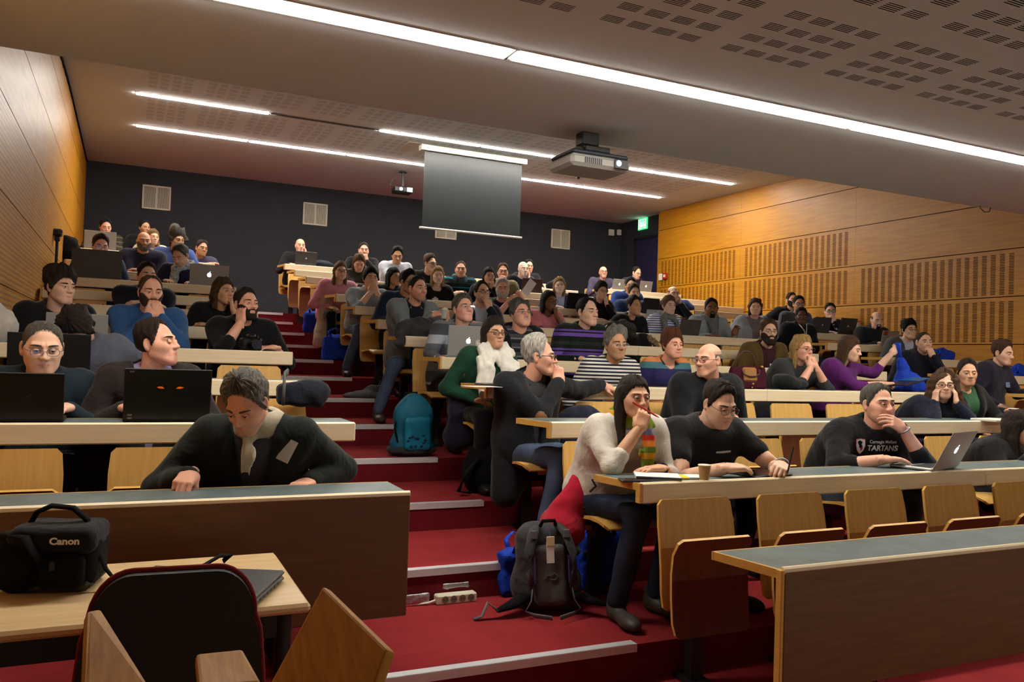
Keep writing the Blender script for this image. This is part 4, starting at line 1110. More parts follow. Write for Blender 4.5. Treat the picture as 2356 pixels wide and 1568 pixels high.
tealst = banded('teal_line_knit', [(.012, (0, 140, 168)), (.05, (32, 38, 44)), (.012, (60, 66, 72)), (.05, (30, 36, 40))], off=.02)
greyst = banded('grey_colour_block', [(.10, (86, 90, 96)), (.07, (156, 162, 168)), (.09, (66, 70, 76)), (.11, (104, 108, 114))], off=.02)
mix = banded('orange_navy_print', [(.09, (206, 128, 76)), (.06, (44, 46, 92)), (.10, (40, 38, 84)), (.05, (70, 110, 120))], off=.30)
plaid = banded('grey_plaid', [(.02, (40, 42, 48)), (.012, (120, 122, 126)), (.03, (66, 68, 74)), (.01, (28, 28, 32))])
white_scarf = clothmat((228, 224, 214)); tweed = mat('tweed_knit', (120, 122, 116), .95, var=.5, scale=90, bump=.6, bscale=150, spec=.1)
kef = mat('checked_scarf', (92, 96, 94), .95, var=.6, scale=60, rgb2=(206, 208, 202), spec=.1)
for m_ in (stripe, bstripe, purple, rainbow, tealst, greyst, mix, plaid): wrinkle(m_)
# ---- left block
p8 = P(568, 928, 2, -28, 'grey-haired man in a dark jacket bending over the front desk', pitch=38, dy=.36, hair='short', hc='grey', hth=.016, htop=.016, stubble='grey', tone='ruddy', top='jacket', col=(27, 32, 29), inner='v', innercol=(72, 70, 82), collar=(160, 178, 206), bulk=1.06,
  scarf=('wrap', clothmat((176, 168, 146)), [(-.02, -.02, -.14, .020)]), arm_a=W_(px=(437, 1092), zd=.045, d=(-.35, -.9, -.25), n=(0, -.3, 1), p='grip', pole=(-.6, .6, -.6)), arm_b=W_(w=(.20, -.28, .68), d=(-.6, -.8, 0), n=(0, 0, 1)), badge=(.13, -.07, .05, .09, (190, 186, 184), -25), bodyyaw=-14, seatx=.05)
p1 = P(98, 800, 3, 6, 'man with rimless glasses and a dark teal shirt behind a black laptop', pitch=12, hair='short', hc='dgrey', hth=.004, htop=.003, tone='fair', glasses='thin', gcol=(96, 98, 104), fat=.6, hs=1.08, wide=1.08, top='shirt', col=(30, 44, 52), collar='self', bulk=1.05, arm_a='t', arm_b='t', seatx=-.01)
p7 = P(362, 790, 3, 62, 'man in a brown blazer with his eyes closed, head turned aside', pitch=-6, hair='reced', hc='dark', hth=.012, htop=.008, tone='ruddy', shut=1, top='jacket', col=(44, 37, 36), inner='v', innercol=(150, 138, 178), collar=(168, 156, 200), arm_a='t', arm_b='t', bodyyaw=8, stubble=None, nose=1.08)
p2 = P(176, 758, 4, -20, 'person in a grey sweatshirt whose dark hair hangs over a lowered head', pitch=62, dy=.40, hair='fringe', hc='dark', hth=.022, htop=.016, top='sweater', col=(88, 92, 104), arm_a='t', arm_b='s', seatx=.10)
p3 = P(140, 660, 5, 36, 'young man in a black tee with tousled dark hair by the wooden wall', pitch=4, hair='fringe', hc='dark', hth=.020, htop=.022, curl=.6, tone='fair', top='tee', col=(22, 22, 24), neckline=.02, arm_a=W_(w=(.02, -.42, .80), d=(.6, -.6, .1), n=(0, -.4, 1), p='relax'), arm_b='t')
p5 = P(347, 672, 5, 14, 'bearded man in a blue denim shirt with folded hands at his mouth', pitch=6, hair='reced', hc='brown', hth=.007, htop=.004, tone='ruddy', beard=('short', 'brown'), top='shirt', col=(48, 84, 132), collar='self', bulk=1.06, arm_a='m', arm_b='m')
p10 = P(567, 700, 5, 30, 'bearded man in a black long-sleeved top with a camera before him', pitch=-2, hair='short', hc='dark', hth=.007, htop=.012, tone='ruddy', beard=('short', 'dark'), top='sweater', col=(20, 20, 23), sleeve='elbow', neckline=.012, arm_a='h', arm_b='d', bulk=1.05)
p9 = P(514, 670, 6, 38, 'woman with wavy brown hair and a black top, hand at her lips', pitch=2, hair='bob', hlen=.15, curl=.5, hc='brown', female=1, tone='olive', top='sweater', sleeve='elbow', col=(22, 22, 24), arm_a='d', arm_b='c', neckline=.02)
p6 = P(338, 634, 7, 15, 'person in a navy top almost hidden behind the denim shirt man', hair='short', hc='dark', top='tee', sleeve='short', col=(24, 28, 42), bulk=1.15, arm_a='f', arm_b='f')
p13 = P(231, 566, 9, 12, 'man with glasses whose face shows just above a large grey laptop', pitch=14, hair='short', hc='dark', hth=.012, htop=.014, glasses='thin', gcol=(50, 48, 50), tone='ruddy', col=(36, 44, 70), arm_a='t', arm_b='t')
p17 = P(415, 588, 9, -32, 'man with a checked scarf stooping over a silver laptop', pitch=34, dy=.36, hair='short', hc='dgrey', hth=.012, htop=.016, tone='olive', stubble='dgrey', scarf=('wrap', kef, [(-.05, -.08, -.34, .04)]), col=(46, 42, 64), arm_a='t', arm_b='t')
p11 = P(331, 555, 10, 8, 'bald man with a grey beard and navy shirt leaning on the desk', pitch=6, hair='none', hc='grey', tone='ruddy', fat=1, beard=('short', 'grey'), top='shirt', col=(42, 44, 66), collar='self', bulk=1.22, arm_a='f', arm_b='f', badge=(.05, -.26, .075, .045, (120, 130, 160), 20))
p18 = P(464, 572, 12, 26, 'dark-haired man leaning out behind the scarf man', pitch=4, hair='short', hc='dark', hth=.012, htop=.018, tone='tan', col=(60, 56, 80), roll=8)
p16 = P(408, 552, 11, 30, 'person with a big mass of grey curls seen over the scarf man', pitch=10, hair='fringe', hc='dgrey', hth=.045, htop=.035, curl=1, tone='olive', col=(70, 90, 150))
p14 = P(352, 546, 12, 22, 'smiling blonde woman half hidden behind the bald bearded man', hair='long', hlen=.26, hc='dblond', female=1, smile=2, tone='fair', col=(190, 188, 180))
p15 = P(333, 524, 13, 25, 'black-haired person at the very back behind the blonde woman', hair='tied', hc='black', female=1, tone='tan', col=(24, 22, 24))
p12 = P(243, 522, 13, 12, 'grinning man with hand at chin behind a silver laptop at the back wall', pitch=18, hair='short', hc='black', hth=.010, htop=.016, tone='ruddy', smile=1, col=(50, 46, 40), arm_b='c', arm_a='t', topmat=banded('camo_patch', [(.05, (50, 46, 40)), (.02, (96, 84, 60))]))
# ---- middle block, front rows
p72 = P(1459, 914, 2, 30, 'long-haired woman in a cream sweater and rainbow scarf holding a red pen', pitch=3, dy=.42, hair='long', hlen=.34, hc='dark', female=1, tone='olive', hth=.010, htop=.006, top='sweater', col=(212, 206, 194), sleeve='elbow', legs='jeansd', shoes='grey', scarf=('wrap', rainbow, [(.05, .06, -.42, .034)]), bodyyaw=-8,
  arm_a=W_(w=(-.045, -.150, -.150), h=1, d=(.45, .1, 1), n=(-.5, -1, .1), p='curl', pole=(-.45, -.7, -1)), arm_b=W_(px=(1520, 1077), zd=.030, d=(-1, -.05, .0), n=(0, 0, 1), p='flat', pole=(.7, .3, -.6)),
  feet={('k', -1): (-.10, -.46, .53), ('a', -1): (-.14, -.36, .10), ('k', 1): (.10, -.46, .53), ('a', 1): (.12, -.30, .10)})
p73 = P(1655, 930, 2, 38, 'stocky man in a black tee and thin glasses writing on a tablet', pitch=22, dy=.36, hair='short', hc='dark', hth=.013, htop=.012, tone='fair', glasses='thin', gcol=(70, 62, 56), fat=.7, top='tee', sleeve='short', col=(30, 30, 32), bulk=1.2, legs='black', stubble=None,
  arm_a=W_(px=(1672, 1076), zd=.045, d=(1, -.02, .02), n=(0, -.2, 1), p='flat', pole=(-.6, .2, -1)), arm_b=W_(px=(1800, 1070), zd=.05, d=(-.75, -.6, -.1), n=(.2, -.3, 1), p='grip', pole=(.8, .2, -.6)))
p70 = P(2020, 930, 2, 40, 'man in a black college sweatshirt, hand over mouth, using a laptop', pitch=0, dy=.42, hs=1.06, hair='short', hc='dgrey', hth=.008, htop=.008, tone='ruddy', stubble='grey', fat=.8, nose=1.1, top='sweater', col=(20, 20, 22), bulk=1.2, legs='jeans', bodyyaw=-12, sleeve='elbow',
  arm_b=W_(w=(.045, -.150, -.125), h=1, d=(-.9, .1, .45), n=(.25, -1, .3), p='relax', pole=(.5, -.5, -1)), arm_a=W_(px=(2035, 1056), zd=.045, d=(.92, -.30, .02), n=(0, 0, 1), p='flat', pole=(-.8, .4, -.5)), badge=(.06, -.165, .065, .075, (196, 204, 222), 10))
p71 = P(2345, 985, 2, 88, 'woman with long dark hair in a black jacket, cut by the frame edge', pitch=12, hair='long', hlen=.26, hc='dark', female=1, tone='olive', top='jacket', col=(22, 21, 23), dy=.46)
p44 = P(1242, 820, 3, 84, 'white-haired man in a black jacket with leather elbow patches in profile', pitch=3, dy=.55, hair='reced', hc='white', hth=.016, htop=.018, tone='ruddy', glasses='thick', nose=1.12, top='jacket', col=(27, 29, 33), inner='v', innercol=(58, 58, 60), collar=(62, 62, 64), legs='jeans', bodyyaw=12, hemz=.36, seatx=-.02,
  arm_a=W_(w=(.02, -.135, -.155), h=1, d=(0, .25, 1), n=(-.3, -1, .1), p='curl', pole=(-.5, -.5, -1)), arm_b=W_(px=(1392, 884), yd=.86, d=(1, -.1, -.35), n=(0, -.5, 1), p='relax', pole=(.2, .4, -1)),
  feet={('k', -1): (.02, -.42, .50), ('a', -1): (-.10, -.46, .12), ('k', 1): (.18, -.42, .52), ('a', 1): (.02, -.52, .10)})
p60 = P(1629, 828, 3, -38, 'bald man with glasses in a black coat looking over his shoulder', pitch=4, hair='bald', hc='grey', hth=.0012, htop=0, tone='ruddy', glasses='half', gcol=(60, 60, 64), top='jacket', col=(24, 27, 31), collar='self', bulk=1.08, bodyyaw=-12, arm_a=W_(w=(-.02, -.36, .74), d=(1, -.3, 0), n=(0, -.3, 1)), arm_b='l')
p67 = P(2172, 884, 3, 10, 'smiling woman with a wide cloud of curly hair holding her cheeks', pitch=4, dy=.34, hair='longcurly', hlen=.22, hc='brown', curl=1, female=1, glasses='thick', tone='fair', smile=2, col=(24, 28, 46), arm_a='h', arm_b='h')
p68 = P(2226, 858, 3, 16, 'smiling short-haired woman in black holding a red paper cup', pitch=4, dy=.60, hair='short', hc='dark', hth=.010, htop=.012, female=1, tone='olive', smile=1, top='jacket', col=(22, 22, 22), inner='v', innercol=(50, 90, 60), arm_a='l', arm_b=W_(w=(.09, -.36, .72), d=(-.5, -.5, .5), n=(.5, -.6, .4), p='grip'), neckline=.03)
# ---- middle block, rows four and five
p41 = P(1137, 766, 4, 28, 'woman with glasses in a green sweater and fringed white scarf', pitch=2, hair='bob', hlen=.13, hc='dark', female=1, tone='olive', glasses='thick', gcol=(60, 30, 30), top='sweater', col=(26, 68, 48), scarf=('wrap', white_scarf, [(-.09, -.12, -.20, .040), (-.04, -.07, -.26, .042), (.04, .07, -.20, .045), (.09, .12, -.15, .040)]), arm_a='l', arm_b='l', legs='black', seatx=-.02, bodyyaw=5)
p43 = P(1417, 793, 4, 28, 'grey curly-haired man in a navy and white striped jersey', pitch=2, hair='short', hc='grey', hth=.020, htop=.026, curl=1, tone='tan', glasses='thin', gcol=(200, 204, 210), stubble='grey', smile=1, topmat=stripe, arm_a='l', arm_b='l')
p59 = P(1547, 793, 4, 36, 'smiling woman with short reddish hair and an orange and navy top', pitch=3, hair='fringe', hc='red', hth=.020, htop=.018, female=1, tone='ruddy', smile=2, topmat=mix, top='tee', neckline=.045, arm_a='l', arm_b='l', badge=(.12, -.09, .06, .05, (210, 212, 222), 5), fat=.4)
p61 = P(1846, 802, 4, 46, 'blonde woman with glasses resting her mouth on clasped hands', pitch=4, dy=.40, hair='long', hlen=.20, hc='blond', female=1, tone='ruddy', glasses='half', gcol=(70, 40, 40), top='sweater', sleeve='elbow', col=(50, 52, 54), arm_a='m', arm_b='m')
p66 = P(1956, 803, 4, 76, 'brown-haired woman in a purple cardigan reaching for a blue bag', pitch=14, hair='bob', hlen=.17, hc='brown', female=1, tone='fair', top='sweater', sleeve='elbow', col=(92, 34, 104), neckline=.03, bodyyaw=18, arm_a=W_(w=(.18, -.40, .78), d=(1, -.3, .1), n=(0, 0, 1), p='grip'), arm_b=W_(px=(2052, 812), yd=.42, d=(.5, -.2, .6), n=(0, -1, .3), p='grip', pole=(.3, .3, -1)))
p31 = P(1066, 711, 5, 30, 'greying man in a striped grey zip sweater looking up', pitch=-8, hair='short', hc='dgrey', hth=.012, htop=.014, tone='ruddy', glasses='thin', gcol=(170, 170, 170), topmat=greyst, top='sweater', collar='self', legs='black', arm_a=W_(px=(1012, 826), yd=.10, d=(.5, -.8, -.3), n=(-.6, 0, 1), p='relax'), arm_b='t')
p40 = P(1198, 723, 5, 30, 'man with curly brown hair and a white moustache, face lifted', pitch=-8, hair='short', hc='dgrey', hth=.020, htop=.022, curl=1, tone='ruddy', glasses='thin', gcol=(150, 140, 130), fat=1, beard=('mous', 'white'), top='jacket', col=(22, 25, 28), inner='wide', innercol='grey_plaid', collar=(60, 62, 66), bulk=1.18, arm_a='l', arm_b='l')
p42 = P(1352, 718, 5, 42, 'man in a purple and black striped rugby shirt holding a pen', pitch=2, hair='reced', hc='black', hth=.012, htop=.008, tone='fair', topmat=purple, top='sweater', collar=(30, 32, 34), bulk=1.12, hs=1.06, arm_a='d', arm_b=W_(px=(1352, 822), zd=.05, d=(.25, -.2, .9), n=(0, -1, .2), p='grip'))
p58 = P(1769, 764, 5, 20, 'man with a full dark beard in an olive corduroy blazer', pitch=0, hair='short', hc='brown', hth=.014, htop=.016, tone='fair', beard=('full', 'dark'), glasses='thin', gcol=(80, 76, 70), top='jacket', col=(88, 68, 34), inner='v', innercol=(60, 30, 38), collar=(56, 30, 38), arm_a='l', arm_b='l', badge=(.05, -.18, .05, .07, (206, 210, 224), 0))
# ---- middle block, rows six to nine
p30 = P(961, 664, 6, 36, 'man in a grey hooded jacket with a blue lanyard drinking from a cup', pitch=2, hair='short', hc='dark', hth=.006, htop=.010, tone='ruddy', nose=1.12, top='jacket', col=(116, 124, 126), inner='v', innercol=(26, 28, 42), collar='self', arm_a=W_(w=(.08, -.36, .92), d=(.8, -.4, .2), n=(0, -.6, 1), p='grip'), arm_b=W_(w=(.22, -.36, .88), d=(-.2, -.5, .7), n=(.5, -.8, .3), p='curl'), legs='jeans', shoes='brown', stubble='dark',
  feet={('k', -1): (-.24, -.40, .50), ('a', -1): (-.36, -.36, .10)})
p26 = P(940, 650, 7, 42, 'dark-haired man in a navy jacket hidden behind the grey hoodie', hair='short', hc='black', hth=.016, htop=.018, tone='tan', top='jacket', col=(28, 38, 62), collar='self', glasses='thick')
p32 = P(1109, 674, 7, 26, 'man with dark-rimmed glasses spreading his hand over his mouth', pitch=-2, hair='reced', hc='dark', hth=.014, htop=.010, tone='fair', glasses='thick', stubble='dark', top='jacket', col=(30, 34, 46), inner='v', innercol=(186, 196, 216), arm_b=W_(w=(.03, -.13, -.175), h=1, d=(-.35, .2, 1), n=(.1, -1, .2), p='flat', pole=(.5, -.3, -1)), arm_a='d')
p38 = P(1264, 693, 7, 36, 'woman with straight black hair in a pink top, hand at her throat', pitch=2, hair='bob', hlen=.13, hc='black', female=1, tone='brown', glasses='thin', gcol=(60, 50, 40), top='tee', sleeve='short', col=(212, 128, 138), neckline=.03, arm_a='f', arm_b='c')
p50 = P(1459, 704, 7, 42, 'short-haired woman in black gazing towards the front', pitch=2, hair='short', hc='dark', hth=.014, htop=.014, female=1, tone='olive', col=(20, 20, 22), neckline=.015, arm_a='l', arm_b='l')
p52 = P(1539, 703, 7, 30, 'woman with a light pixie cut, blue striped jersey and tweed scarf', pitch=2, hair='fringe', hc='light', hth=.016, htop=.014, female=1, tone='pale', topmat=bstripe, scarf=('wrap', tweed, [(-.07, -.09, -.26, .030), (.07, .09, -.26, .030)]), arm_a='l', arm_b='l')
p53 = P(1637, 709, 7, 10, 'man with a goatee, grey sweater and grey scarf gesturing with one hand', pitch=4, hair='short', hc='black', hth=.010, htop=.010, tone='brown', beard=('goatee', 'black'), fat=.6, col=(140, 150, 154), bulk=1.12, scarf=('snood', clothmat((104, 108, 108)), [(.0, .0, -.16, .05)]), arm_a='d', arm_b=W_(w=(.16, -.42, .76), d=(.1, -.3, 1), n=(.3, .9, .2), p='relax'), shw=.2)
p54 = P(1738, 707, 7, 6, 'brown-haired woman in a pale grey cardigan leaning back', pitch=2, dy=.55, hair='bob', hlen=.09, curl=.4, hc='brown', female=1, tone='fair', top='jacket', col=(146, 154, 160), inner='wide', innercol=(116, 108, 110), arm_a='l', arm_b=W_(w=(.42, .05, .72), d=(.5, .6, -.3), n=(0, 0, 1)), sec='M', seatx=-.25)
p24 = P(853, 641, 8, 16, 'young man in a pale grey-blue shirt with hands joined at his mouth', pitch=2, hair='fringe', hc='black', hth=.014, htop=.012, tone='fair', top='shirt', sleeve='elbow', col=(138, 154, 164), collar='self', arm_a='m', arm_b='m', legs='jeans', feet={('k', -1): (-.16, -.44, .50), ('a', -1): (-.28, -.42, .10)})
p37 = P(1156, 665, 8, 2, 'white-haired bearded man in navy holding up a sheet of paper', pitch=2, hair='short', hc='white', hth=.016, htop=.012, tone='ruddy', beard=('short', 'white'), glasses='thin', gcol=(150, 150, 150), fat=.6, smile=1, top='tee', sleeve='short', col=(24, 28, 44), arm_a=W_(w=(.05, -.34, .92), d=(.9, -.3, .3), n=(0, -1, .4), p='relax', pole=(-.7, -.2, -1)), arm_b=W_(w=(.19, -.34, .92), d=(-.5, -.3, .8), n=(.5, -.7, .2), p='grip'))
p45 = P(1383, 670, 8, 30, 'dark-haired woman with glasses and black turtleneck, hand at mouth', pitch=4, hair='fringe', hc='dark', hth=.018, htop=.016, female=1, tone='fair', glasses='thin', gcol=(50, 40, 40), top='sweater', col=(18, 18, 20), collar='roll', arm_b='c', arm_a='d')
p23 = P(783, 624, 9, 16, 'woman with long wavy hair and glasses in a pink blouse by the aisle', pitch=2, hair='long', hlen=.20, hc='light', curl=.6, female=1, tone='fair', glasses='thick', fat=.6, top='shirt', col=(206, 140, 158), collar='self', bulk=1.06, legs='black', arm_a='l', arm_b='l', neckline=.015)
p25 = P(906, 637, 9, 42, 'woman with dark hair tied back seen between two men', hair='bob', hlen=.13, hc='black', female=1, tone='tan', col=(30, 30, 34))
p28 = P(1007, 634, 9, 10, 'blonde woman in a black wide-necked top with a white badge', pitch=2, hair='bob', hlen=.13, hc='blond', female=1, tone='pale', col=(22, 22, 22), neckline=.06, arm_a='l', arm_b='l', badge=(-.03, -.14, .07, .05, (206, 208, 224), -30))
p33 = P(1125, 636, 9, 16, 'dark-haired woman resting her chin on her fist', pitch=2, hair='bob', hlen=.10, hc='dark', female=1, tone='olive', col=(26, 24, 26), arm_b='c')
p39 = P(1287, 657, 9, 6, 'blonde woman in a blue-grey blazer facing the camera', pitch=2, hair='bob', hlen=.14, hc='blond', female=1, tone='pale', top='jacket', col=(58, 66, 84), inner='v', innercol=(186, 196, 220), arm_a='t', arm_b='t')
p49 = P(1459, 674, 9, 20, 'man with curly brown hair mostly hidden by the short-haired woman', hair='short', hc='brown', hth=.014, htop=.020, curl=1, tone='fair', col=(30, 46, 82), bulk=1.1)
p51 = P(1549, 676, 9, 26, 'balding man with glasses and a dark jumper, hand at his cheek', pitch=2, hair='bald', hc='dark', hth=.008, htop=0, tone='fair', glasses='thin', gcol=(60, 60, 60), col=(34, 36, 42), arm_b='h', arm_a='d', collar=(150, 170, 172))
# ---- middle block, top rows
p21 = P(826, 605, 10, 8, 'woman with long light-brown hair looking down', pitch=28, hair='long', hlen=.20, hc='light', female=1, tone='fair', col=(60, 54, 44), arm_a='f', arm_b='f')
p27 = P(990, 607, 10, 44, 'man with curly brown hair and glasses turned to the side', hair='short', hc='brown', hth=.012, htop=.022, curl=1, tone='fair', glasses='thick', col=(26, 26, 28))
p29 = P(1060, 620, 10, 2, 'smiling man in a teal-striped sweater and thick snood', pitch=2, hair='short', hc='brown', hth=.006, htop=.008, tone='ruddy', smile=1, topmat=tealst, scarf=('snood', clothmat((56, 74, 82))), arm_a='d', arm_b='f')
p34 = P(1157, 625, 10, 4, 'brown-haired man in a khaki shirt with his fist at his mouth', pitch=4, hair='short', hc='brown', hth=.010, htop=.012, tone='ruddy', glasses='thin', gcol=(110, 100, 90), top='shirt', col=(112, 102, 74), collar='self', arm_a='m', arm_b='d')
p48 = P(1450, 657, 10, 18, 'dark-haired man in a royal blue fleece with glasses', hair='short', hc='black', hth=.012, htop=.018, tone='tan', glasses='thick', col=(28, 52, 110), bulk=1.1)
p22 = P(914, 587, 11, 6, 'dark-haired man in a white shirt looking down', pitch=24, hair='short', hc='black', hth=.014, htop=.020, tone='tan', top='shirt', col=(196, 200, 212), collar='self', arm_a='f', arm_b='f')
p35 = P(1204, 618, 11, 26, 'bald man with his chin on his hand behind a brown laptop', pitch=8, hair='none', hc='dgrey', tone='pale', fat=.8, glasses='thin', gcol=(120, 110, 100), top='jacket', col=(22, 22, 26), inner='v', innercol=(40, 44, 60), arm_b='h', arm_a='t')
p20 = P(837, 576, 12, 6, 'man in a black blazer and white shirt behind the long-haired woman', hair='short', hc='dark', hth=.006, htop=.012, tone='ruddy', top='jacket', col=(20, 20, 24), inner='v', innercol=(210, 214, 224), collar=(214, 216, 226), arm_b='c')
p36 = P(1216, 613, 12, 20, 'dark-haired man peeking out behind the bald man', hair='short', hc='black', tone='ruddy', col=(26, 24, 26))
p19 = P(691, 565, 13, 12, 'bald man in black at the top of the aisle behind a grey laptop', pitch=6, hair='none', hc='dark', tone='ruddy', smile=1, top='sweater', col=(30, 28, 30), legs='black', arm_b='h', arm_a='d', feet={('k', -1): (-.02, -.40, .52), ('a', -1): (-.05, -.30, .22), ('k', 1): (.08, -.38, .52), ('a', 1): (.03, -.26, .10)})
# ---- right block
p69 = P(2308, 812, 4, 58, 'brown-haired man in a dark plum sweater turning to the side', pitch=12, hair='short', hc='brown', hth=.014, htop=.016, tone='fair', nose=1.1, col=(38, 34, 50), bodyyaw=12, bulk=1.08, arm_a='l', arm_b='d', badge=(.10, -.16, .075, .05, (130, 146, 190), 0))
p65 = P(2126, 787, 5, 26, 'close-cropped man in a navy jumper with his fist at his mouth', pitch=2, hair='short', hc='dark', hth=.002, htop=.001, tone='fair', col=(24, 27, 40), bulk=1.1, arm_b='m', arm_a='l', stubble='dark')
p64 = P(2092, 758, 6, 32, 'black-haired man with glasses in a grey suit jacket', pitch=4, hair='fringe', hc='black', hth=.018, htop=.016, tone='fair', glasses='thin', gcol=(60, 60, 62), top='jacket', col=(76, 78, 80), inner='v', innercol=(196, 202, 222), collar=(200, 206, 226), arm_a='l', arm_b='l')
p57 = P(1844, 728, 7, 10, 'woman with black hair pinned up in a black hooded parka', pitch=2, hair='puff', hc='black', hth=.012, htop=.010, female=1, tone='dark', top='parka', col=(20, 21, 24), arm_a='l', arm_b='l')
p63 = P(2018, 736, 7, 22, 'balding bearded man in a dark zip jumper looking at a laptop', pitch=16, hair='bald', hc='dark', hth=.008, htop=0, tone='fair', beard=('goatee', 'dark'), fat=.5, col=(34, 38, 42), collar='roll', bulk=1.1, arm_a='t', arm_b='t')
p56 = P(1838, 700, 8, 15, 'dark-haired man with glasses behind the parka woman', hair='short', hc='black', hth=.012, htop=.014, tone='tan', glasses='thick', top='shirt', col=(70, 76, 84), collar=(180, 190, 200), arm_a='t', arm_b='t')
p62 = P(1910, 716, 8, 10, 'person with dark tied hair and glasses, hand over mouth, by laptops', pitch=4, dy=.40, hair='tied', hc='black', hth=.008, tone='fair', glasses='thick', top='sweater', col=(24, 24, 28), arm_b='m', arm_a='t')
p55 = P(1822, 691, 9, 30, 'bearded man in a black jacket against the slotted wall', pitch=-4, dy=.22, seatx=-.12, hair='short', hc='dark', hth=.008, htop=.012, tone='ruddy', beard=('short', 'dark'), col=(24, 25, 30), top='jacket')
p46 = P(1388, 626, 13, 14, 'bald man with glasses and a mauve shirt at the back behind a laptop', pitch=2, hair='none', hc='grey', tone='ruddy', glasses='thick', stubble='grey', top='shirt', col=(72, 66, 88), collar='self', arm_a='d', arm_b='t', sec='R')
p47 = P(1465, 628, 13, 40, 'dark-haired man in plum looking down at his laptop by the blue door', pitch=20, hair='reced', hc='dark', hth=.010, htop=.008, tone='fair', glasses='thin', gcol=(60, 56, 60), top='shirt', col=(48, 38, 60), arm_a='t', arm_b='t', sec='R')
chairs()
# ================================================================== THINGS PEOPLE BROUGHT
def floor_at(px, py):
    for k in range(0, 13):
        p = at(px, py, Z=tread(k)); y0 = -9 if k == 0 else Y1+RUN*(k-1); y1 = Y1+RUN*k if k < 12 else 99
        if y0 <= p[1] <= y1: return p
    return at(px, py, Z=0)
def text_mesh(txt, size, bold=.0):
    c = bpy.data.curves.new('t', 'FONT'); c.body = txt; c.size = size; c.align_x = 'CENTER'; c.align_y = 'CENTER'; c.offset = bold; c.resolution_u = 3
    o = bpy.data.objects.new('t', c); COL.objects.link(o); dg = bpy.context.evaluated_depsgraph_get()
    me = o.evaluated_get(dg).to_mesh(); v = np.array([w.co[:] for w in me.vertices]); f = [list(p.vertices) for p in me.polygons]
    bpy.data.objects.remove(o); bpy.data.curves.remove(c); return v, f
SILV = mat('silver_aluminium', (168, 168, 166), .38, metal=.35); GRAL = mat('grey_laptop_lid', (84, 82, 82), .4, metal=.3); BRNL = mat('brown_laptop_lid', (70, 54, 50), .4, metal=.2); BLKL = mat('black_laptop_lid', (16, 16, 17), .5)
KEYS = mat('keyboard_black', (22, 22, 24), .5); SCRN = mat('laptop_screen', (170, 190, 215), .3, emit=(150, 175, 215), estr=.7)
GLOW = mat('logo_glow', (240, 245, 255), .4, emit=(235, 242, 255), estr=2.2); DIM = mat('logo_dim', (60, 60, 62), .3, metal=.5); EYEO = mat('sticker_orange', (230, 110, 20), .5, emit=(230, 110, 20), estr=.25); NOR = mat('sticker_red', (226, 72, 30), .5)
def apple(s):
    pts = []
    for i in range(28):
        a = 2*math.pi*i/28; x, z = math.cos(a), math.sin(a); r = 1-.16*math.exp(-((a-math.pi/2)/.22)**2)-.10*math.exp(-((a-1.5*math.pi)/.2)**2)
        X, Z = x*r*.92, z*r
        d = math.hypot(X-1.12, Z-.08)
        if d < .48: X, Z = 1.12-.48*(1.12-X)/max(d, .01), .08+.48*(Z-.08)/max(d, .01)
        pts.append((X*s, Z*s))
    return pts, [(-.02*s+.0, 1.02*s), (.10*s, 1.42*s), (.42*s, 1.58*s), (.36*s, 1.22*s)]
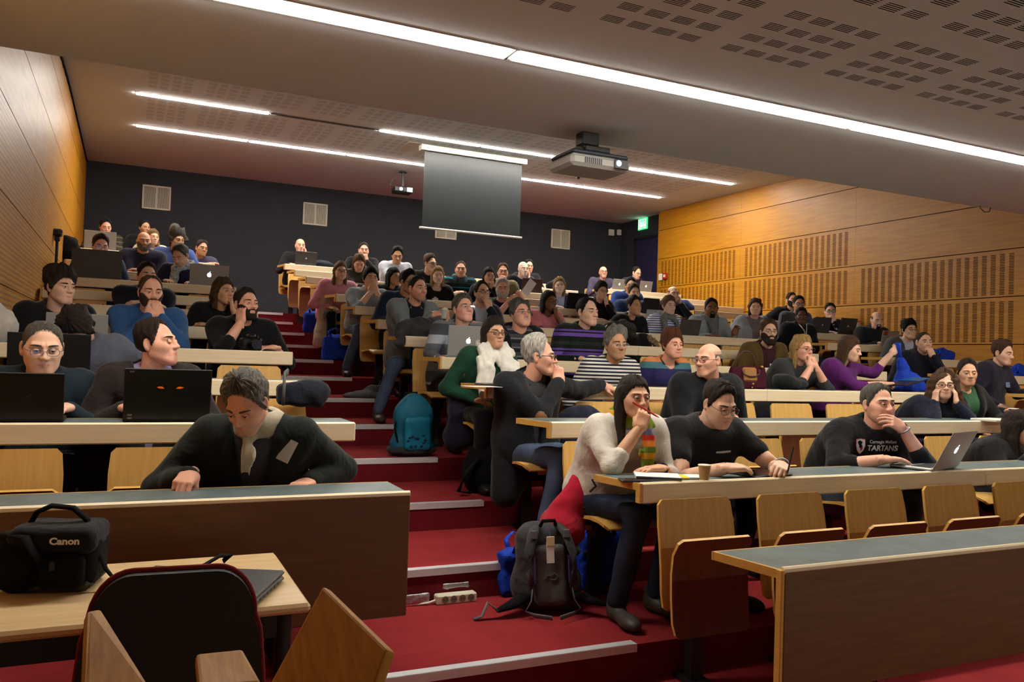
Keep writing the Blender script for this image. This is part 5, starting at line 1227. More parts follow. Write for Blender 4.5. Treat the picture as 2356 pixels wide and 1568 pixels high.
def laptop(px, py, k, wpx, label, m=None, logo=None, rz=0, ang=15, asp=.66, yd=.06, base=None, name='laptop'):
    "px, py: middle of the lid's lower edge; the lid stands at the front of desk k, its back to the photographer"
    m = m or SILV
    p = at(px, py, Y=deskY(k)+yd) if base is None else np.array(base); dep = px_of(p)[2]; w = wpx*dep/FPX if wpx > 1 else wpx; h = w*asp
    t = thing(name, label, 'laptop', (p[0], p[1], deskZ(k)+.002 if base is None else p[2]), math.radians(rz), 'open laptops')
    MB().box((-w/2, 0, 0), (w/2, h, .016), b=.005).build('keyboard_base', m, t)
    MB().box((-w*.44, h*.08, .016), (w*.44, h*.52, .018)).build('keyboard', KEYS, t); MB().box((-w*.16, h*.6, .016), (w*.16, h*.9, .0168)).build('touchpad', DIM, t)
    a = math.radians(ang); M = np.array([[1, 0, 0, 0], [0, math.cos(a), -math.sin(a), 0], [0, math.sin(a), math.cos(a), .012], [0, 0, 0, 1]])
    lid = MB().box((-w/2, -.006, 0), (w/2, .0, h), b=.003, M=M).build('lid', m, t)
    MB().box((-w*.46, .0, h*.05), (w*.46, .001, h*.94), M=M).build('screen', SCRN, lid)
    g = MB(); L = lambda pts: [tuple(q) for q in pts]
    def flat(poly, th=.0012, mi=0):
        ex = M[:3, 0]; ez = M[:3, 2]; n = -M[:3, 1]; g.prism([(-x, z) for x, z in poly][::-1] if False else poly, th, mi, o=M[:3, 3]+ez*h*.5+n*.006, ex=ex, ey=ez, ed=n)
    if logo == 'apple':
        A_, B_ = apple(w*.062); flat(A_); flat(B_); g.build('logo', GLOW, lid)
    elif logo == 'ring':
        for i in range(20):
            a0, a1 = 2*math.pi*i/20, 2*math.pi*(i+1)/20; r0, r1 = w*.05, w*.062
            flat([(r0*math.cos(a0), r0*math.sin(a0)), (r1*math.cos(a0), r1*math.sin(a0)), (r1*math.cos(a1), r1*math.sin(a1)), (r0*math.cos(a1), r0*math.sin(a1))])
        flat([(-.03*w, -.012*w), (.03*w, -.012*w), (.03*w, .012*w), (-.03*w, .012*w)]); g.build('logo', DIM, lid)
    elif logo == 'disc':
        flat([(w*.04*math.cos(q), w*.04*math.sin(q)) for q in np.linspace(0, 6.28, 14)[:-1]]); g.build('logo', DIM if m is not GRAL else WHT, lid)
    elif logo == 'eyes':
        for s_ in (-1, 1): flat([(s_*.11*w+s_*x*w-.0*w+.02*w, z*w+.03) for x, z in ((-.045, -.01), (-.02, .014), (.01, .016), (.045, .004), (.01, -.012))])
        g.build('sticker', EYEO, lid)
        g = MB(); 
        for x, z in ((-.43, -.27), (-.43, -.31), (.40, -.31), (-.42, .27)): flat([(x*w-.02*w, z*w), (x*w+.03*w, z*w), (x*w+.03*w, z*w+.02*w), (x*w-.02*w, z*w+.02*w)])
        g.build('small_label', mat('label_grey', (120, 118, 110), .5), lid)
    elif logo == 'no':
        flat([(-.42*w, .12*w), (-.20*w, .12*w), (-.20*w, .28*w), (-.42*w, .28*w)]); g.build('sticker', BLKP, lid)
        v, f = text_mesh('NO', w*.13, .002); o_ = M[:3, 3]+M[:3, 2]*(h*.5+.20*w)-M[:3, 1]*.009+M[:3, 0]*(-.31*w)
        MB().add(o_+v[:, :1]*M[:3, 0]+v[:, 1:2]*M[:3, 2], f).build('sticker_lettering', NOR, lid)
    return t
laptop(60, 990, 3, 150, 'black laptop in front of the man with the dark teal shirt', BLKL, 'ring', ang=12, asp=.74)
laptop(383, 990, 3, 185, 'black laptop with a pair of orange eyes stuck on its lid', BLKL, 'eyes', ang=10, asp=.64)
laptop(112, 872, 4, 168, 'black laptop behind the glasses man, before the grey sweatshirt', BLKL, None, ang=8, asp=.56)
laptop(176, 798, 5, 126, 'silver laptop before the tousled young man', SILV, None, ang=12, asp=.55)
laptop(222, 641, 9, 104, 'large dark grey laptop hiding the lower face of its user', GRAL, None, ang=10, asp=.62)
laptop(480, 656, 9, 84, 'silver laptop with a glowing logo before the scarf man', SILV, 'apple', ang=15, asp=.56)
laptop(230, 571, 13, 66, 'silver laptop at the top of the left block', SILV, None, ang=12, asp=.62)
laptop(703, 607, 13, 48, 'grey laptop of the bald man at the top of the aisle', GRAL, 'disc', ang=14, asp=.64)
laptop(1075, 820, 5, 96, 'silver laptop behind the green sweater woman', SILV, 'apple', ang=8, asp=.74, rz=-8)
laptop(1222, 661, 11, 52, 'brown laptop in front of the bald man chin on hand', BRNL, None, ang=14, asp=.62)
laptop(1324, 724, 9, 52, 'black laptop of the blonde woman in the blazer', BLKL, None, ang=14, asp=.7)
laptop(1423, 664, 13, 36, 'silver laptop with glowing logo before the bald man in mauve', SILV, 'apple', ang=14, asp=.66)
laptop(1484, 668, 13, 34, 'silver laptop with glowing logo nearest the blue door', SILV, 'apple', ang=14, asp=.7)
laptop(1495, 728, 9, 44, 'black laptop behind the striped jersey woman', BLKL, None, ang=10, asp=.8)
laptop(1502, 737, 8, 46, 'silver laptop with glowing logo between the two short-haired women', SILV, 'apple', ang=16, asp=.66)
laptop(1584, 768, 7, 58, 'grey laptop with a ring logo beside the pixie cut woman', GRAL, 'ring', ang=16, asp=.62)
laptop(1810, 756, 8, 46, 'dark laptop left of the parka woman', GRAL, 'disc', ang=12, asp=.8)
laptop(1888, 760, 8, 50, 'dark laptop just right of the parka woman', GRAL, 'disc', ang=14, asp=.72)
laptop(1946, 765, 8, 52, 'dark laptop next to the water bottle', GRAL, 'disc', ang=16, asp=.72)
laptop(2044, 789, 7, 54, 'silver laptop with a black and orange NO sticker', SILV, 'no', ang=12, asp=.62)
lp = at(2105, 1078, Z=deskZ(2)); laptop(0, 0, 2, .33, 'silver laptop with a glowing logo used by the college sweatshirt man', SILV, 'apple', rz=16, ang=26, asp=.68, base=(lp[0]+.13, deskY(2)+.045, deskZ(2)+.003))
def slabthing(name, label, cat, p, w, d, h, m, rz=0, part='cover', extra=None):
    t = thing(name, label, cat, tuple(p), math.radians(rz)); MB().box((-w/2, -d/2, 0), (w/2, d/2, h), b=min(.003, h*.4)).build(part, m, t)
    if extra: extra(t)
    return t
PAPER = mat('paper_white', (228, 228, 222), .8); 
# ---- on the second-row desk
def pages(t): MB().box((-.075, -.1, .014), (.075, .1, .017)).build('page', PAPER, t); MB().tube([(-.08, -.1, .012), (-.08, .1, .012)], .006, 6).build('spiral', GREYM, t)
dz2 = deskZ(2)+.001
slabthing('notebook', 'white open notebook in front of the cream sweater woman', 'notebook', at(1512, 1100, Z=dz2), .16, .2, .014, PAPER, 60, 'block', pages)
slabthing('phone', 'dark phone lying under the white notebook edge', 'phone', at(1462, 1106, Z=dz2), .075, .14, .008, BLKP, 75, 'case', lambda t: MB().box((-.034, -.064, .008), (.034, .064, .0085)).build('glass', mat('phone_glass', (60, 48, 42), .1), t))
slabthing('pad', 'small yellow and white pad next to the paper cup', 'pad', at(1578, 1098, Z=dz2), .11, .15, .008, mat('yellow_pad', (232, 196, 40), .6), 70, 'cover', lambda t: MB().box((-.055, -.075, -.0005), (.055, -.0, .0085)).build('page', PAPER, t))
def cup(label, p, m, m2, s=1.0):
    t = thing('paper_cup', label, 'cup', tuple(p)); MB().lathe([(.024*s, 0), (.033*s, .078*s), (.0345*s, .08*s), (.031*s, .079*s), (.0235*s, .004*s), (.001, .004*s)], 18).build('cup', m, t, smooth=40); MB().lathe([(.0335*s, .076*s), (.0358*s, .079*s), (.0335*s, .083*s)], 18).build('rim', m2, t, smooth=True); return t
KRAFT = mat('kraft_card', (178, 146, 98), .8)
cup('brown paper coffee cup standing on the second desk', at(1620, 1104, Z=dz2), KRAFT, mat('cup_white', (226, 216, 190), .6), .85)
def tabl(t): MB().box((-.125, -.085, .009), (.125, .085, .0095)).build('glass', mat('tablet_glass', (14, 14, 15), .08), t)
slabthing('tablet', 'black tablet under the hand of the stocky man', 'tablet', at(1745, 1090, Z=dz2), .27, .19, .009, BLKP, 8, 'case', tabl)
def stick(name, label, a, b, r, m, tip=None):
    a, b = np.array(a), np.array(b); t = thing(name, label, name.split('_')[-1], tuple(a)); d = b-a
    MB().tube([d*0, d*.86], r, 8).build('barrel', m, t); MB().tube([d*.86, d], [r, r*.3], 8).build('tip', tip or m, t); return t
w_ = p72['base']+p72['arms'][-1][2]; stick('pen', 'red pen held at the lips of the cream sweater woman', w_+np.array((-.075, -.05, .125)), w_+np.array((.06, -.075, .055)), .0042, mat('red_plastic', (206, 50, 34), .4))
w_ = p73['base']+p73['arms'][1][2]; stick('pen', 'black stylus in the hand of the stocky man', w_+np.array((.0, -.07, .095)), w_+np.array((-.05, -.085, -.03)), .0042, BLKP)
w_ = p42['base']+p42['arms'][1][2]; stick('pen', 'white pen in the fist of the striped rugby shirt man', w_+np.array((.09, -.06, .16)), w_+np.array((.0, -.05, .05)), .005, WHT)
w_ = p38['base']+p38['arms'][1][2]; stick('pencil', 'yellow pencil by the pink top woman', at(1302, 738, Y=deskY(7)+.08), at(1318, 742, Y=deskY(7)+.06), .004, mat('yellow_paint', (226, 186, 30), .4))
w_ = p68['base']+p68['arms'][1][2]; cup('red paper cup held by the smiling short-haired woman', w_+np.array((-.075, -.075, -.005)), mat('cup_red', (176, 28, 44), .5), WHT)
w_ = p30['base']+p30['arms'][-1][2]; cup('white plastic cup in the hands of the grey hoodie man', w_+np.array((.09, -.05, -.03)), mat('cup_clear', (190, 194, 190), .3), WHT)
# paper held up
w_ = p37['base']+p37['arms'][1][2]; t = thing('paper_sheet', 'white sheet of paper held up by the bearded man in navy', 'paper', tuple(w_+np.array((-.01, -.07, .06))))
MB().box((-.05, 0, 0), (.05, .001, .19), M=np.array(Matrix.Rotation(.6, 4, 'Y'))).build('sheet', PAPER, t)
slabthing('paper_sheet', 'white paper lying at the aisle end before the green sweater woman', 'paper', at(1108, 889, Z=deskZ(4)+.001), .2, .14, .002, PAPER, 10, 'sheet')
slabthing('tablet', 'thin grey tablet on the desk of the green sweater woman', 'tablet', at(1150, 886, Z=deskZ(4)+.003), .26, .18, .012, mat('tablet_grey', (78, 80, 84), .4), 4, 'case', tabl)
slabthing('tablet', 'white closed laptop near the black jacket woman', 'tablet', at(2285, 968, Z=deskZ(3)+.002), .26, .18, .016, WHT, 6, 'case')
t = thing('folder', 'blue and black folder held by the purple cardigan woman', 'folder', tuple(p66['base']+p66['arms'][-1][2]+np.array((.19, -.07, .015)))); MB().box((-.14, -.1, 0), (.17, .1, .012), b=.003, M=np.array(Matrix.Rotation(-.2, 4, 'Y'))).build('cover', mat('folder_dark', (40, 30, 40), .4), t); MB().box((.02, -.1, .013), (.17, .1, .016), M=np.array(Matrix.Rotation(-.2, 4, 'Y'))).build('flap', mat('folder_blue', (20, 90, 150), .35), t)
b_ = thing('water_bottle', 'clear water bottle with a red cap by the dark laptops', 'bottle', tuple(at(1975, 768, Y=deskY(8)+.2)*np.array((1, 1, 0))+np.array((0, 0, deskZ(8))))); MB().lathe([(.03, 0), (.032, .01), (.03, .06), (.032, .12), (.028, .16), (.012, .19), (.012, .2)], 14).build('body', mat('clear_plastic', (190, 200, 205), .15, alpha=.45), b_, smooth=True); MB().lathe([(.014, .195), (.014, .215)], 12).build('cap', mat('cap_red', (190, 30, 26), .4), b_)
# ---- soft goods
def cloth(rgb, key=None): return clothmat(rgb, key)
BLUE = mat('blue_nonwoven', (24, 62, 178), .7, var=.12, scale=12, bump=.3, bscale=120, spec=.2); wrinkle(BLUE, .6, 9)
def soft(name, label, cat, p, parts, m, h=.014, seed=1, fold=.010, k=.05, f=26, extra=None, part='body'):
    "parts: list of ('e', centre, radii) or ('c', a, b, ra, rb) in local coordinates"
    t = thing(name, label, cat, tuple(p)); P_ = []
    for q in parts:
        if q[0] == 'e': P_ += [np.array(q[1])-q[2], np.array(q[1])+q[2]]
        elif q[0] == 'b': P_ += [np.array(q[1])-q[2], np.array(q[1])+q[2]]
        else: r = max(q[3:]); P_ += [np.minimum(q[1], q[2])-r, np.maximum(q[1], q[2])+r]
    lo = np.min(P_, 0)-.05; hi = np.max(P_, 0)+.05
    def fn(g):
        d = None
        for q in parts:
            e = d_ell(g, q[1], q[2]) if q[0] == 'e' else d_box(g, q[1], q[2], q[3]) if q[0] == 'b' else d_cap(g, *q[1:])
            d = e if d is None else smin(d, e, k)
        return d+fold*wob(g, seed, f)+fold*.5*wob(g, seed+7, f*2.2)
    def okp(q): return q
    g = grid(lo, hi, h); v, f_ = surfnet(fn(g), lo, h); link(part, qmesh(part, v, f_, [m]), t)
    if extra: extra(t)
    return t
def strapper(pts, r=.012, m=BLKF, name='strap'): return lambda t: MB().tube(pts, r, 6, flat=.35).build(name, m, t, smooth=True)
def tote(label, p, s=1.0, open_=True, seed=3, low=False):
    def ex(t):
        for y in (-.03, .03):
            pts = [(-.07*s, y, .27*s), (-.075*s, y*2, .34*s), (-.02*s, y*2.5, .38*s), (.05*s, y*2, .35*s), (.07*s, y, .27*s)] if not low else [(-.10*s, y, .14*s), (-.18*s, y*2, .17*s), (-.23*s, y*2.5, .12*s), (-.20*s, y*2, .05*s)]
            MB().tube(pts, .013, 6, flat=.3).build('handle', BLUE, t, smooth=True)
    parts = [('b', (0, 0, .14*s), (.15*s, .055*s, .14*s), .02), ('b', (.03*s, 0, .24*s), (.11*s, .03*s, .07*s), .02)] if not low else [('b', (0, 0, .07*s), (.20*s, .07*s, .07*s), .02), ('e', (-.05*s, 0, .13*s), (.12*s, .05*s, .07*s))]
    return soft('tote_bag', label, 'bag', p, parts, BLUE, .012, seed, .013, .05, 30, ex)
tote('blue bag on the step under the beige coat', np.array((at(772, 822, Y=9.0)[0], 9.02, tread(8))), .95, seed=4)
tote('blue bag hanging low beside the top rows of the aisle', at(720, 763, Y=deskY(10)+.55)+np.array((0, 0, 0)), .8, seed=6)
tote('blue bag lying on the desk against the wooden wall', (8.62, deskY(6)+.16, deskZ(6)), .78, seed=8, low=True)
tote('blue bag beside the plum sweater man, partly behind him', (8.90, deskY(5)+.16, deskZ(5)), .7, seed=9, low=True)
tote('blue bag at the far edge of the picture behind the plum sweater man', at(2348, 850, Y=deskY(5)+.18)*np.array((1, 1, 0))+np.array((0, 0, deskZ(5))), .7, seed=11, low=True)
tote('dark blue bag standing behind the grey backpack', floor_at(1400, 1370)+np.array((.05, .18, 0)), .95, seed=13)
tote('blue bag slumped against the step beside the grey backpack', floor_at(1228, 1392)+np.array((.02, .2, 0)), .8, seed=14)
# tote held open by the purple cardigan woman
hp = p66['base']+p66['arms'][1][2]; q_ = at(2085, 868, Y=hp[1]-.02)
def hx(t):
    o = np.array(t.location); MB().tube([hp-o+np.array((.02, -.05, .09)), hp-o+np.array((.05, -.03, .0)), (-.05, 0, .12), (-.02, 0, .06)], .02, 6, flat=.35).build('handle', BLUE, t, smooth=True)
    MB().tube([hp-o+np.array((.02, -.03, .09)), hp-o+np.array((.08, .0, -.03)), (.03, .02, .10), (.10, .02, .03)], .018, 6, flat=.35).build('handle', BLUE, t, smooth=True)
ho = hp-q_+np.array((.02, -.03, .04))
soft('tote_bag', 'big bright blue bag being lifted by the purple cardigan woman', 'bag', q_, [('c', ho*.55, (-.04, 0, -.03), .02, .07), ('c', ho*.55, (.15, 0, -.09), .02, .06), ('c', (-.14, 0, -.07), (.17, 0, -.10), .045, .05), ('c', (-.02, 0, -.02), (.10, 0, -.06), .07, .07)], BLUE, .012, 21, .012, .05, 28, hx)
# coats
def coat(label, p, parts, rgb, seed=1, **kw): return soft('coat', label, 'coat', p, parts, cloth(rgb), kw.pop('h', .015), seed, kw.pop('fold', .012), .05, kw.pop('f', 24), part='cloth', **kw)
coat('beige coat hanging over the aisle side of the pink blouse woman', at(748, 725, Y=deskY(9)+.52), [('c', (.03, 0, .30), (-.02, -.02, -.26), .05, .085), ('c', (.07, .02, .30), (.07, .0, -.22), .05, .08), ('c', (-.03, 0, .14), (-.08, -.02, -.32), .04, .055)], (190, 176, 148), 31)
coat('dark grey coat heaped on the desk before the grey hoodie man', np.array((at(955, 770, Y=deskY(6)+.12)[0], deskY(6)+.12, deskZ(6)+.06)), [('e', (0, 0, 0), (.17, .11, .08)), ('e', (.10, .0, .03), (.10, .09, .07)), ('c', (-.12, -.06, 0), (-.16, -.10, -.12), .05, .04)], (60, 62, 64), 32, fold=.02, f=34)
def fur(pts, r=.035, c=(120, 104, 84)):
    def ex(t):
        P_ = np.array(pts); lo = P_.min(0)-r*2; fm = mat('fur_%d' % c[0], c, .95, var=.5, scale=60, bump=1, bscale=200)
        def fn(g):
            d = None
            for a, b in zip(P_[:-1], P_[1:]): e = d_cap(g, a, b, r); d = e if d is None else smin(d, e, .02)
            return d+.012*wob(g, 5, 150)
        v, f = surfnet(fn(grid(lo, P_.max(0)+r*2, .009)), lo, .009); link('fur_trim', qmesh('fur_trim', v, f, [fm]), t)
    return ex
coat('navy puffer coat with fur trim hanging beside the green sweater woman', at(1058, 905, Y=deskY(4)+.58), [('c', (0, 0, .05), (-.01, 0, -.30), .07, .09), ('c', (.07, 0, .0), (.09, 0, -.24), .06, .08)], (26, 26, 42), 33, extra=fur([(-.05, -.03, .10), (.0, -.05, .13), (.03, -.03, .10)]))
coat('black coat with speckled fur draped over the sixth row desk', np.array((at(1420, 760, Y=deskY(6)+.72)[0], deskY(6)+.72, tread(5)+.82)), [('e', (0, 0, .06), (.19, .12, .10)), ('e', (-.12, 0, .0), (.12, .10, .08))], (30, 30, 30), 34, extra=fur([(-.10, -.08, .10), (.0, -.10, .13), (.10, -.09, .10), (.12, -.08, .03)], .05, (62, 62, 60)))
coat('black parka with tan fur hood hanging on the chair of the short-haired woman', np.array((at(1465, 800, Y=deskY(6)+.70)[0], deskY(6)+.70, tread(5)+.66)), [('c', (-.08, 0, .12), (-.09, 0, -.20), .09, .11), ('c', (.07, 0, .14), (.09, 0, -.18), .09, .10)], (20, 20, 22), 35, extra=fur([(.10, -.08, .16), (.16, -.09, .12), (.19, -.08, .06)], .03, (150, 126, 92)))
coat('dark knit heaped on the desk before the blonde woman with glasses', np.array((at(1818, 888, Y=deskY(4)+.14)[0], deskY(4)+.14, deskZ(4)+.045)), [('e', (0, 0, 0), (.17, .10, .055)), ('e', (-.06, 0, .03), (.10, .08, .05))], (22, 26, 28), 36)
coat('blue jacket hung behind the balding man with glasses', np.array((at(1570, 668, Y=deskY(10)+.7)[0], deskY(10)+.7, tread(9)+.80)), [('e', (0, 0, 0), (.24, .08, .14))], (30, 46, 96), 37)
coat('white and blue jacket on the chair behind the grey cardigan woman', np.array((at(1700, 725, Y=deskY(7)+.76)[0], deskY(7)+.76, tread(6)+.80)), [('e', (0, 0, 0), (.13, .06, .12))], (196, 198, 206), 38)
coat('black coat on the desk top at the back near the brown laptop', np.array((at(1275, 665, Y=deskY(12)+.16)[0], deskY(12)+.16, deskZ(12)+.07)), [('e', (0, 0, 0), (.15, .10, .09)), ('e', (.06, 0, .06), (.09, .08, .08))], (22, 22, 26), 39)
coat('dark bundle of clothes next to the grey laptop at the top of the aisle', np.array((at(742, 605, Y=deskY(13)+.14)[0], deskY(13)+.14, deskZ(13)+.05)), [('e', (0, 0, 0), (.17, .10, .06))], (40, 42, 52), 40)
coat('black jacket on the chair behind the tousled young man', np.array((at(80, 712, Y=deskY(5)+.80)[0], deskY(5)+.80, tread(4)+.80)), [('e', (0, 0, 0), (.19, .08, .16)), ('c', (-.1, 0, -.1), (-.12, 0, -.4), .08, .09)], (22, 22, 25), 41)
coat('navy down jacket on the chair beside the white-haired man', np.array((at(1335, 925, Y=deskY(3)+.72)[0], deskY(3)+.72, tread(2)+.66)), [('e', (0, 0, 0), (.17, .09, .11)), ('e', (0, -.05, -.12), (.16, .10, .08))], (36, 40, 56), 42)
coat('black case lying on a seat in the third row', np.array((at(1745, 960, Y=deskY(3)+.62)[0], deskY(3)+.60, tread(2)+.50)), [('e', (0, 0, 0), (.16, .13, .045))], (28, 30, 32), 43)  # a black case on the seat, shaped with the coat builder
# bags
soft('backpack', 'black rucksack hanging on the wall side of the top desks', 'bag', np.array((at(152, 595, Y=deskY(11)+.18)[0], deskY(11)+.18, deskZ(11)+.13)), [('e', (0, 0, 0), (.15, .10, .13)), ('e', (.0, 0, .08), (.12, .08, .09))], BLKF, .014, 51, .012)
soft('plastic_bag', 'crumpled white carrier bag at the left edge of the picture', 'bag', np.array((at(18, 765, Y=deskY(5)+.16)[0], deskY(5)+.16, deskZ(5)+.12)), [('e', (-.06, 0, -.02), (.11, .09, .10)), ('e', (-.08, 0, .05), (.07, .06, .08))], cloth((196, 190, 180)), .013, 52, .018, f=34)
soft('shoulder_bag', 'black bag hanging from the chair below the dark teal shirt man', 'bag', at(225, 1075, Y=deskY(3)+.12), [('e', (0, 0, 0), (.10, .07, .12)), ('c', (-.05, 0, .08), (.04, 0, .16), .03, .02)], BLKF, .012, 53, .010)
ms = soft('messenger_bag', 'black and navy messenger bag behind the bending grey-haired man', 'bag', at(690, 908, Y=deskY(3)+.66), [('b', (0, 0, 0), (.13, .06, .06), .03), ('e', (.08, 0, .02), (.09, .06, .055))], cloth((30, 34, 44)), .011, 54, .010, extra=strapper([(-.10, -.08, -.05), (-.10, -.09, .06), (-.09, -.03, .11), (-.06, .05, .12)], .022, mat('grey_webbing', (92, 96, 98), .8)))
soft('flat_bag', 'empty grey bag lying flat on the aisle step', 'bag', np.array((at(838, 900, Y=7.38)[0], 7.38, tread(6)+.02)), [('e', (0, 0, 0), (.20, .12, .035)), ('e', (.10, .05, .05), (.07, .05, .06)), ('c', (.15, .05, .05), (.17, .08, .14), .02, .012)], cloth((86, 90, 94)), .011, 55, .012)
soft('backpack', 'black rucksack slumped on the step by the white-haired man', 'bag', floor_at(1140, 1140)+np.array((0, .16, .0)), [('e', (0, 0, .15), (.17, .12, .17)), ('e', (.02, 0, .26), (.12, .09, .09))], BLKF, .013, 56, .012, extra=strapper([(-.10, -.10, .24), (-.20, -.13, .15), (-.24, -.12, .03), (-.16, -.12, .02)], .02))
tq = mat('turquoise_nylon', (0, 112, 142), .6, var=.2, scale=14); wrinkle(tq)
def tqx(t):
    soft_ = [('e', (0, -.10, .14), (.11, .04, .10))]; lo = np.array((-.18, -.2, 0)); 
    v, f = surfnet(np.minimum(d_box(grid(lo, (.18, .0, .34), .011), (0, -.115, .17), (.10, .035, .12), .03), 9)+.004*wob(grid(lo, (.18, .0, .34), .011), 3, 40), lo, .011); link('front_pocket', qmesh('front_pocket', v, f, [tq]), t)
    MB().tube([(-.05, .06, .40), (-.04, .06, .45), (.04, .06, .45), (.05, .06, .40)], .012, 6).build('handle', BLKF, t, smooth=True)
    g = MB()
    for i in range(12): rr = np.random.RandomState(i); x, z = rr.uniform(-.08, .05), rr.uniform(.08, .16); g.ball((x, -.153, z), (.012, .004, .008), 7, 4)
    lo_ = np.array((-.24, -.2, -.03)); gg = grid(lo_, (.24, .2, .14), .013); v, f = surfnet(d_ell(gg, (0, 0, .045), (.185, .135, .055))+.008*wob(gg, 6, 34), lo_, .013); link('base_panel', qmesh('base_panel', v, f, [cloth((50, 52, 56))]), t)
    g.build('printed_pattern', mat('pattern_navy', (14, 40, 66), .7), t)
    v, f = text_mesh('ROUTE', .022, .0); MB().add(np.stack([v[:, 0], np.full(len(v), -.152), v[:, 1]+.262], 1), f).build('lettering', mat('letter_grey', (120, 160, 170), .6), t) if False else None
    for s_ in (-1, 1): MB().tube([(s_*.13, -.07, .10), (s_*.15, -.05, .2), (s_*.12, -.02, .33)], .014, 6, flat=.4).build('side_strap', BLKF, t, smooth=True)
soft('backpack', 'turquoise backpack with a printed pattern standing on the aisle step', 'bag', np.array((at(950, 1020, Y=5.62)[0]+.02, 5.70, tread(4))), [('b', (0, 0, .18), (.135, .09, .18), .07), ('e', (0, 0, .31), (.12, .085, .14)), ('e', (0, 0, .08), (.17, .12, .08))], mat('backpack_teal_grey', (10, 96, 122), .7, var=.3, scale=6), .013, 57, .008, extra=tqx)
rd = cloth((176, 30, 54))
soft('backpack', 'red backpack leaning behind the cream sweater woman', 'bag', p72['base']+np.array((-.20, -.02, .47)), [('c', (.04, 0, .13), (-.05, 0, -.08), .055, .10), ('e', (-.06, 0, -.10), (.10, .12, .09))], rd, .012, 58, .010, extra=lambda t: (MB().tube([(.02, -.13, .10), (.04, -.15, .13), (.03, -.13, .16)], .006, 6).build('loop', BLKP, t), MB().tube([(-.02, -.135, -.02), (-.02, -.145, .03)], .006, 6).build('zip_pull', BLKP, t))[0])
# the grey backpack in front
bgp = floor_at(1300, 1425); G1 = cloth((60, 60, 62)); G2 = mat('mesh_grey', (88, 88, 88), .9, var=.2, scale=120, bump=.6, bscale=300); WEB = mat('webbing_grey', (96, 98, 102), .8); PUR = mat('purple_piping', (92, 52, 128), .6)
def bkx(t):
    lo = np.array((-.14, -.20, .02)); g = grid(lo, (.14, -.02, .44), .010)
    v, f = surfnet(d_box(g, (0, -.100, .20), (.085, .035, .16), .03)+.003*wob(g, 2, 50), lo, .010); link('back_padding', qmesh('back_padding', v, f, [G2]), t)
    for s_ in (-1, 1):
        MB().tube([(s_*.06, -.06, .46), (s_*.085, -.13, .42), (s_*.115, -.155, .32), (s_*.115, -.155, .22), (s_*.10, -.15, .14)], [.026, .03, .032, .030, .022], 8, flat=.45).build('shoulder_strap', G1, t, smooth=True)
        MB().tube([(s_*.088, -.172, .31), (s_*.086, -.172, .24), (s_*.088, -.17, .17)], .0035, 5).build('piping', PUR, t)
        MB().tube([(s_*.10, -.158, .15), (s_*.11, -.165, .08), (s_*.14, -.16, .03), (s_*.10, -.19, .012), (s_*.02, -.25, .006)], .012, 6, flat=.25).build('webbing', WEB, t, smooth=True)
        MB().box((s_*.085-.018, -.162, .40), (s_*.085+.018, -.15, .445), b=.004).build('buckle', WEB, t)
        MB().tube([(s_*.12, -.06, .09), (s_*.20, -.12, .06), (s_*.28, -.16, .04)], [.05, .045, .02], 8, flat=.5).build('hip_belt', BLKF, t, smooth=True)
    MB().tube([(-.28, -.16, .04), (-.33, -.17, .09), (-.36, -.17, .02), (-.40, -.18, .01)], .018, 6, flat=.3).build('loose_strap', WEB, t, smooth=True)
    MB().tube([(-.04, -.09, .46), (-.03, -.12, .49), (.03, -.12, .49), (.04, -.09, .46)], .010, 6).build('handle', BLKF, t, smooth=True)
    MB().box((-.022, -.152, .27), (.018, -.150, .38), b=.0005).build('paper_tag', PAPER, t); MB().box((-.020, -.156, .36), (.022, -.150, .41), b=.002).build('tag_holder', mat('tag_cream', (206, 190, 150), .6), t)
    MB().tube([(.0, -.12, .46), (.0, -.15, .41)], .002, 4).build('tag_string', PUR, t)
    g = MB().tube([(-.035, -.137, .185), (-.02, -.138, .205), (.0, -.138, .20), (.015, -.138, .215), (.035, -.137, .20), (.02, -.138, .18), (-.005, -.138, .185)], .004, 5); g.build('emblem', WEB, t)
bk = soft('backpack', 'large grey hiking backpack with padded straps standing on the carpet', 'bag', bgp+np.array((.0, .17, 0)), [('b', (0, 0, .24), (.155, .10, .235), .09), ('e', (0, .03, .14), (.19, .13, .14))], G1, .012, 59, .008, extra=bkx)
bk.scale = (.93, .93, .88); bk.rotation_euler = (math.radians(-6), math.radians(-3), math.radians(-18))
# burgundy handbag on the fourth desk
hb = np.array((at(1718, 893, Y=deskY(4)+.13)[0], deskY(4)+.13, deskZ(4)+.002)); BUR = mat('burgundy_nylon', (58, 14, 28), .75, var=.15, scale=10, spec=.1); TAN = mat('tan_leather', (150, 104, 52), .5, var=.1, scale=20); BRL = mat('brown_leather', (72, 40, 40), .5); GOLD = mat('brass', (206, 170, 90), .3, metal=.8)
t = thing('handbag', 'burgundy handbag with tan leather flap and round handles on a desk', 'bag', tuple(hb), math.radians(-6)); t.scale = (.9, .9, .9)
lo = np.array((-.2, -.1, -.03)); g = grid(lo, (.2, .1, .25), .011); tp = np.clip(g[..., 2]/.19, 0, 1)
dd = np.maximum(np.abs(g[..., 0])-(.150+.022*tp), np.abs(g[..., 1])-(.062*(1-tp)+.012)); dd = smax(dd, np.abs(g[..., 2]-.095)-.095, .02)+.004*wob(g, 4, 36)
v, f = surfnet(dd, lo, .011); link('body', qmesh('body', v, f, [BUR]), t)
MB().box((-.065, -.078, .05), (.065, -.035, .17), b=.014, M=np.array(Matrix.Rotation(-.18, 4, 'X'))).build('flap', TAN, t)
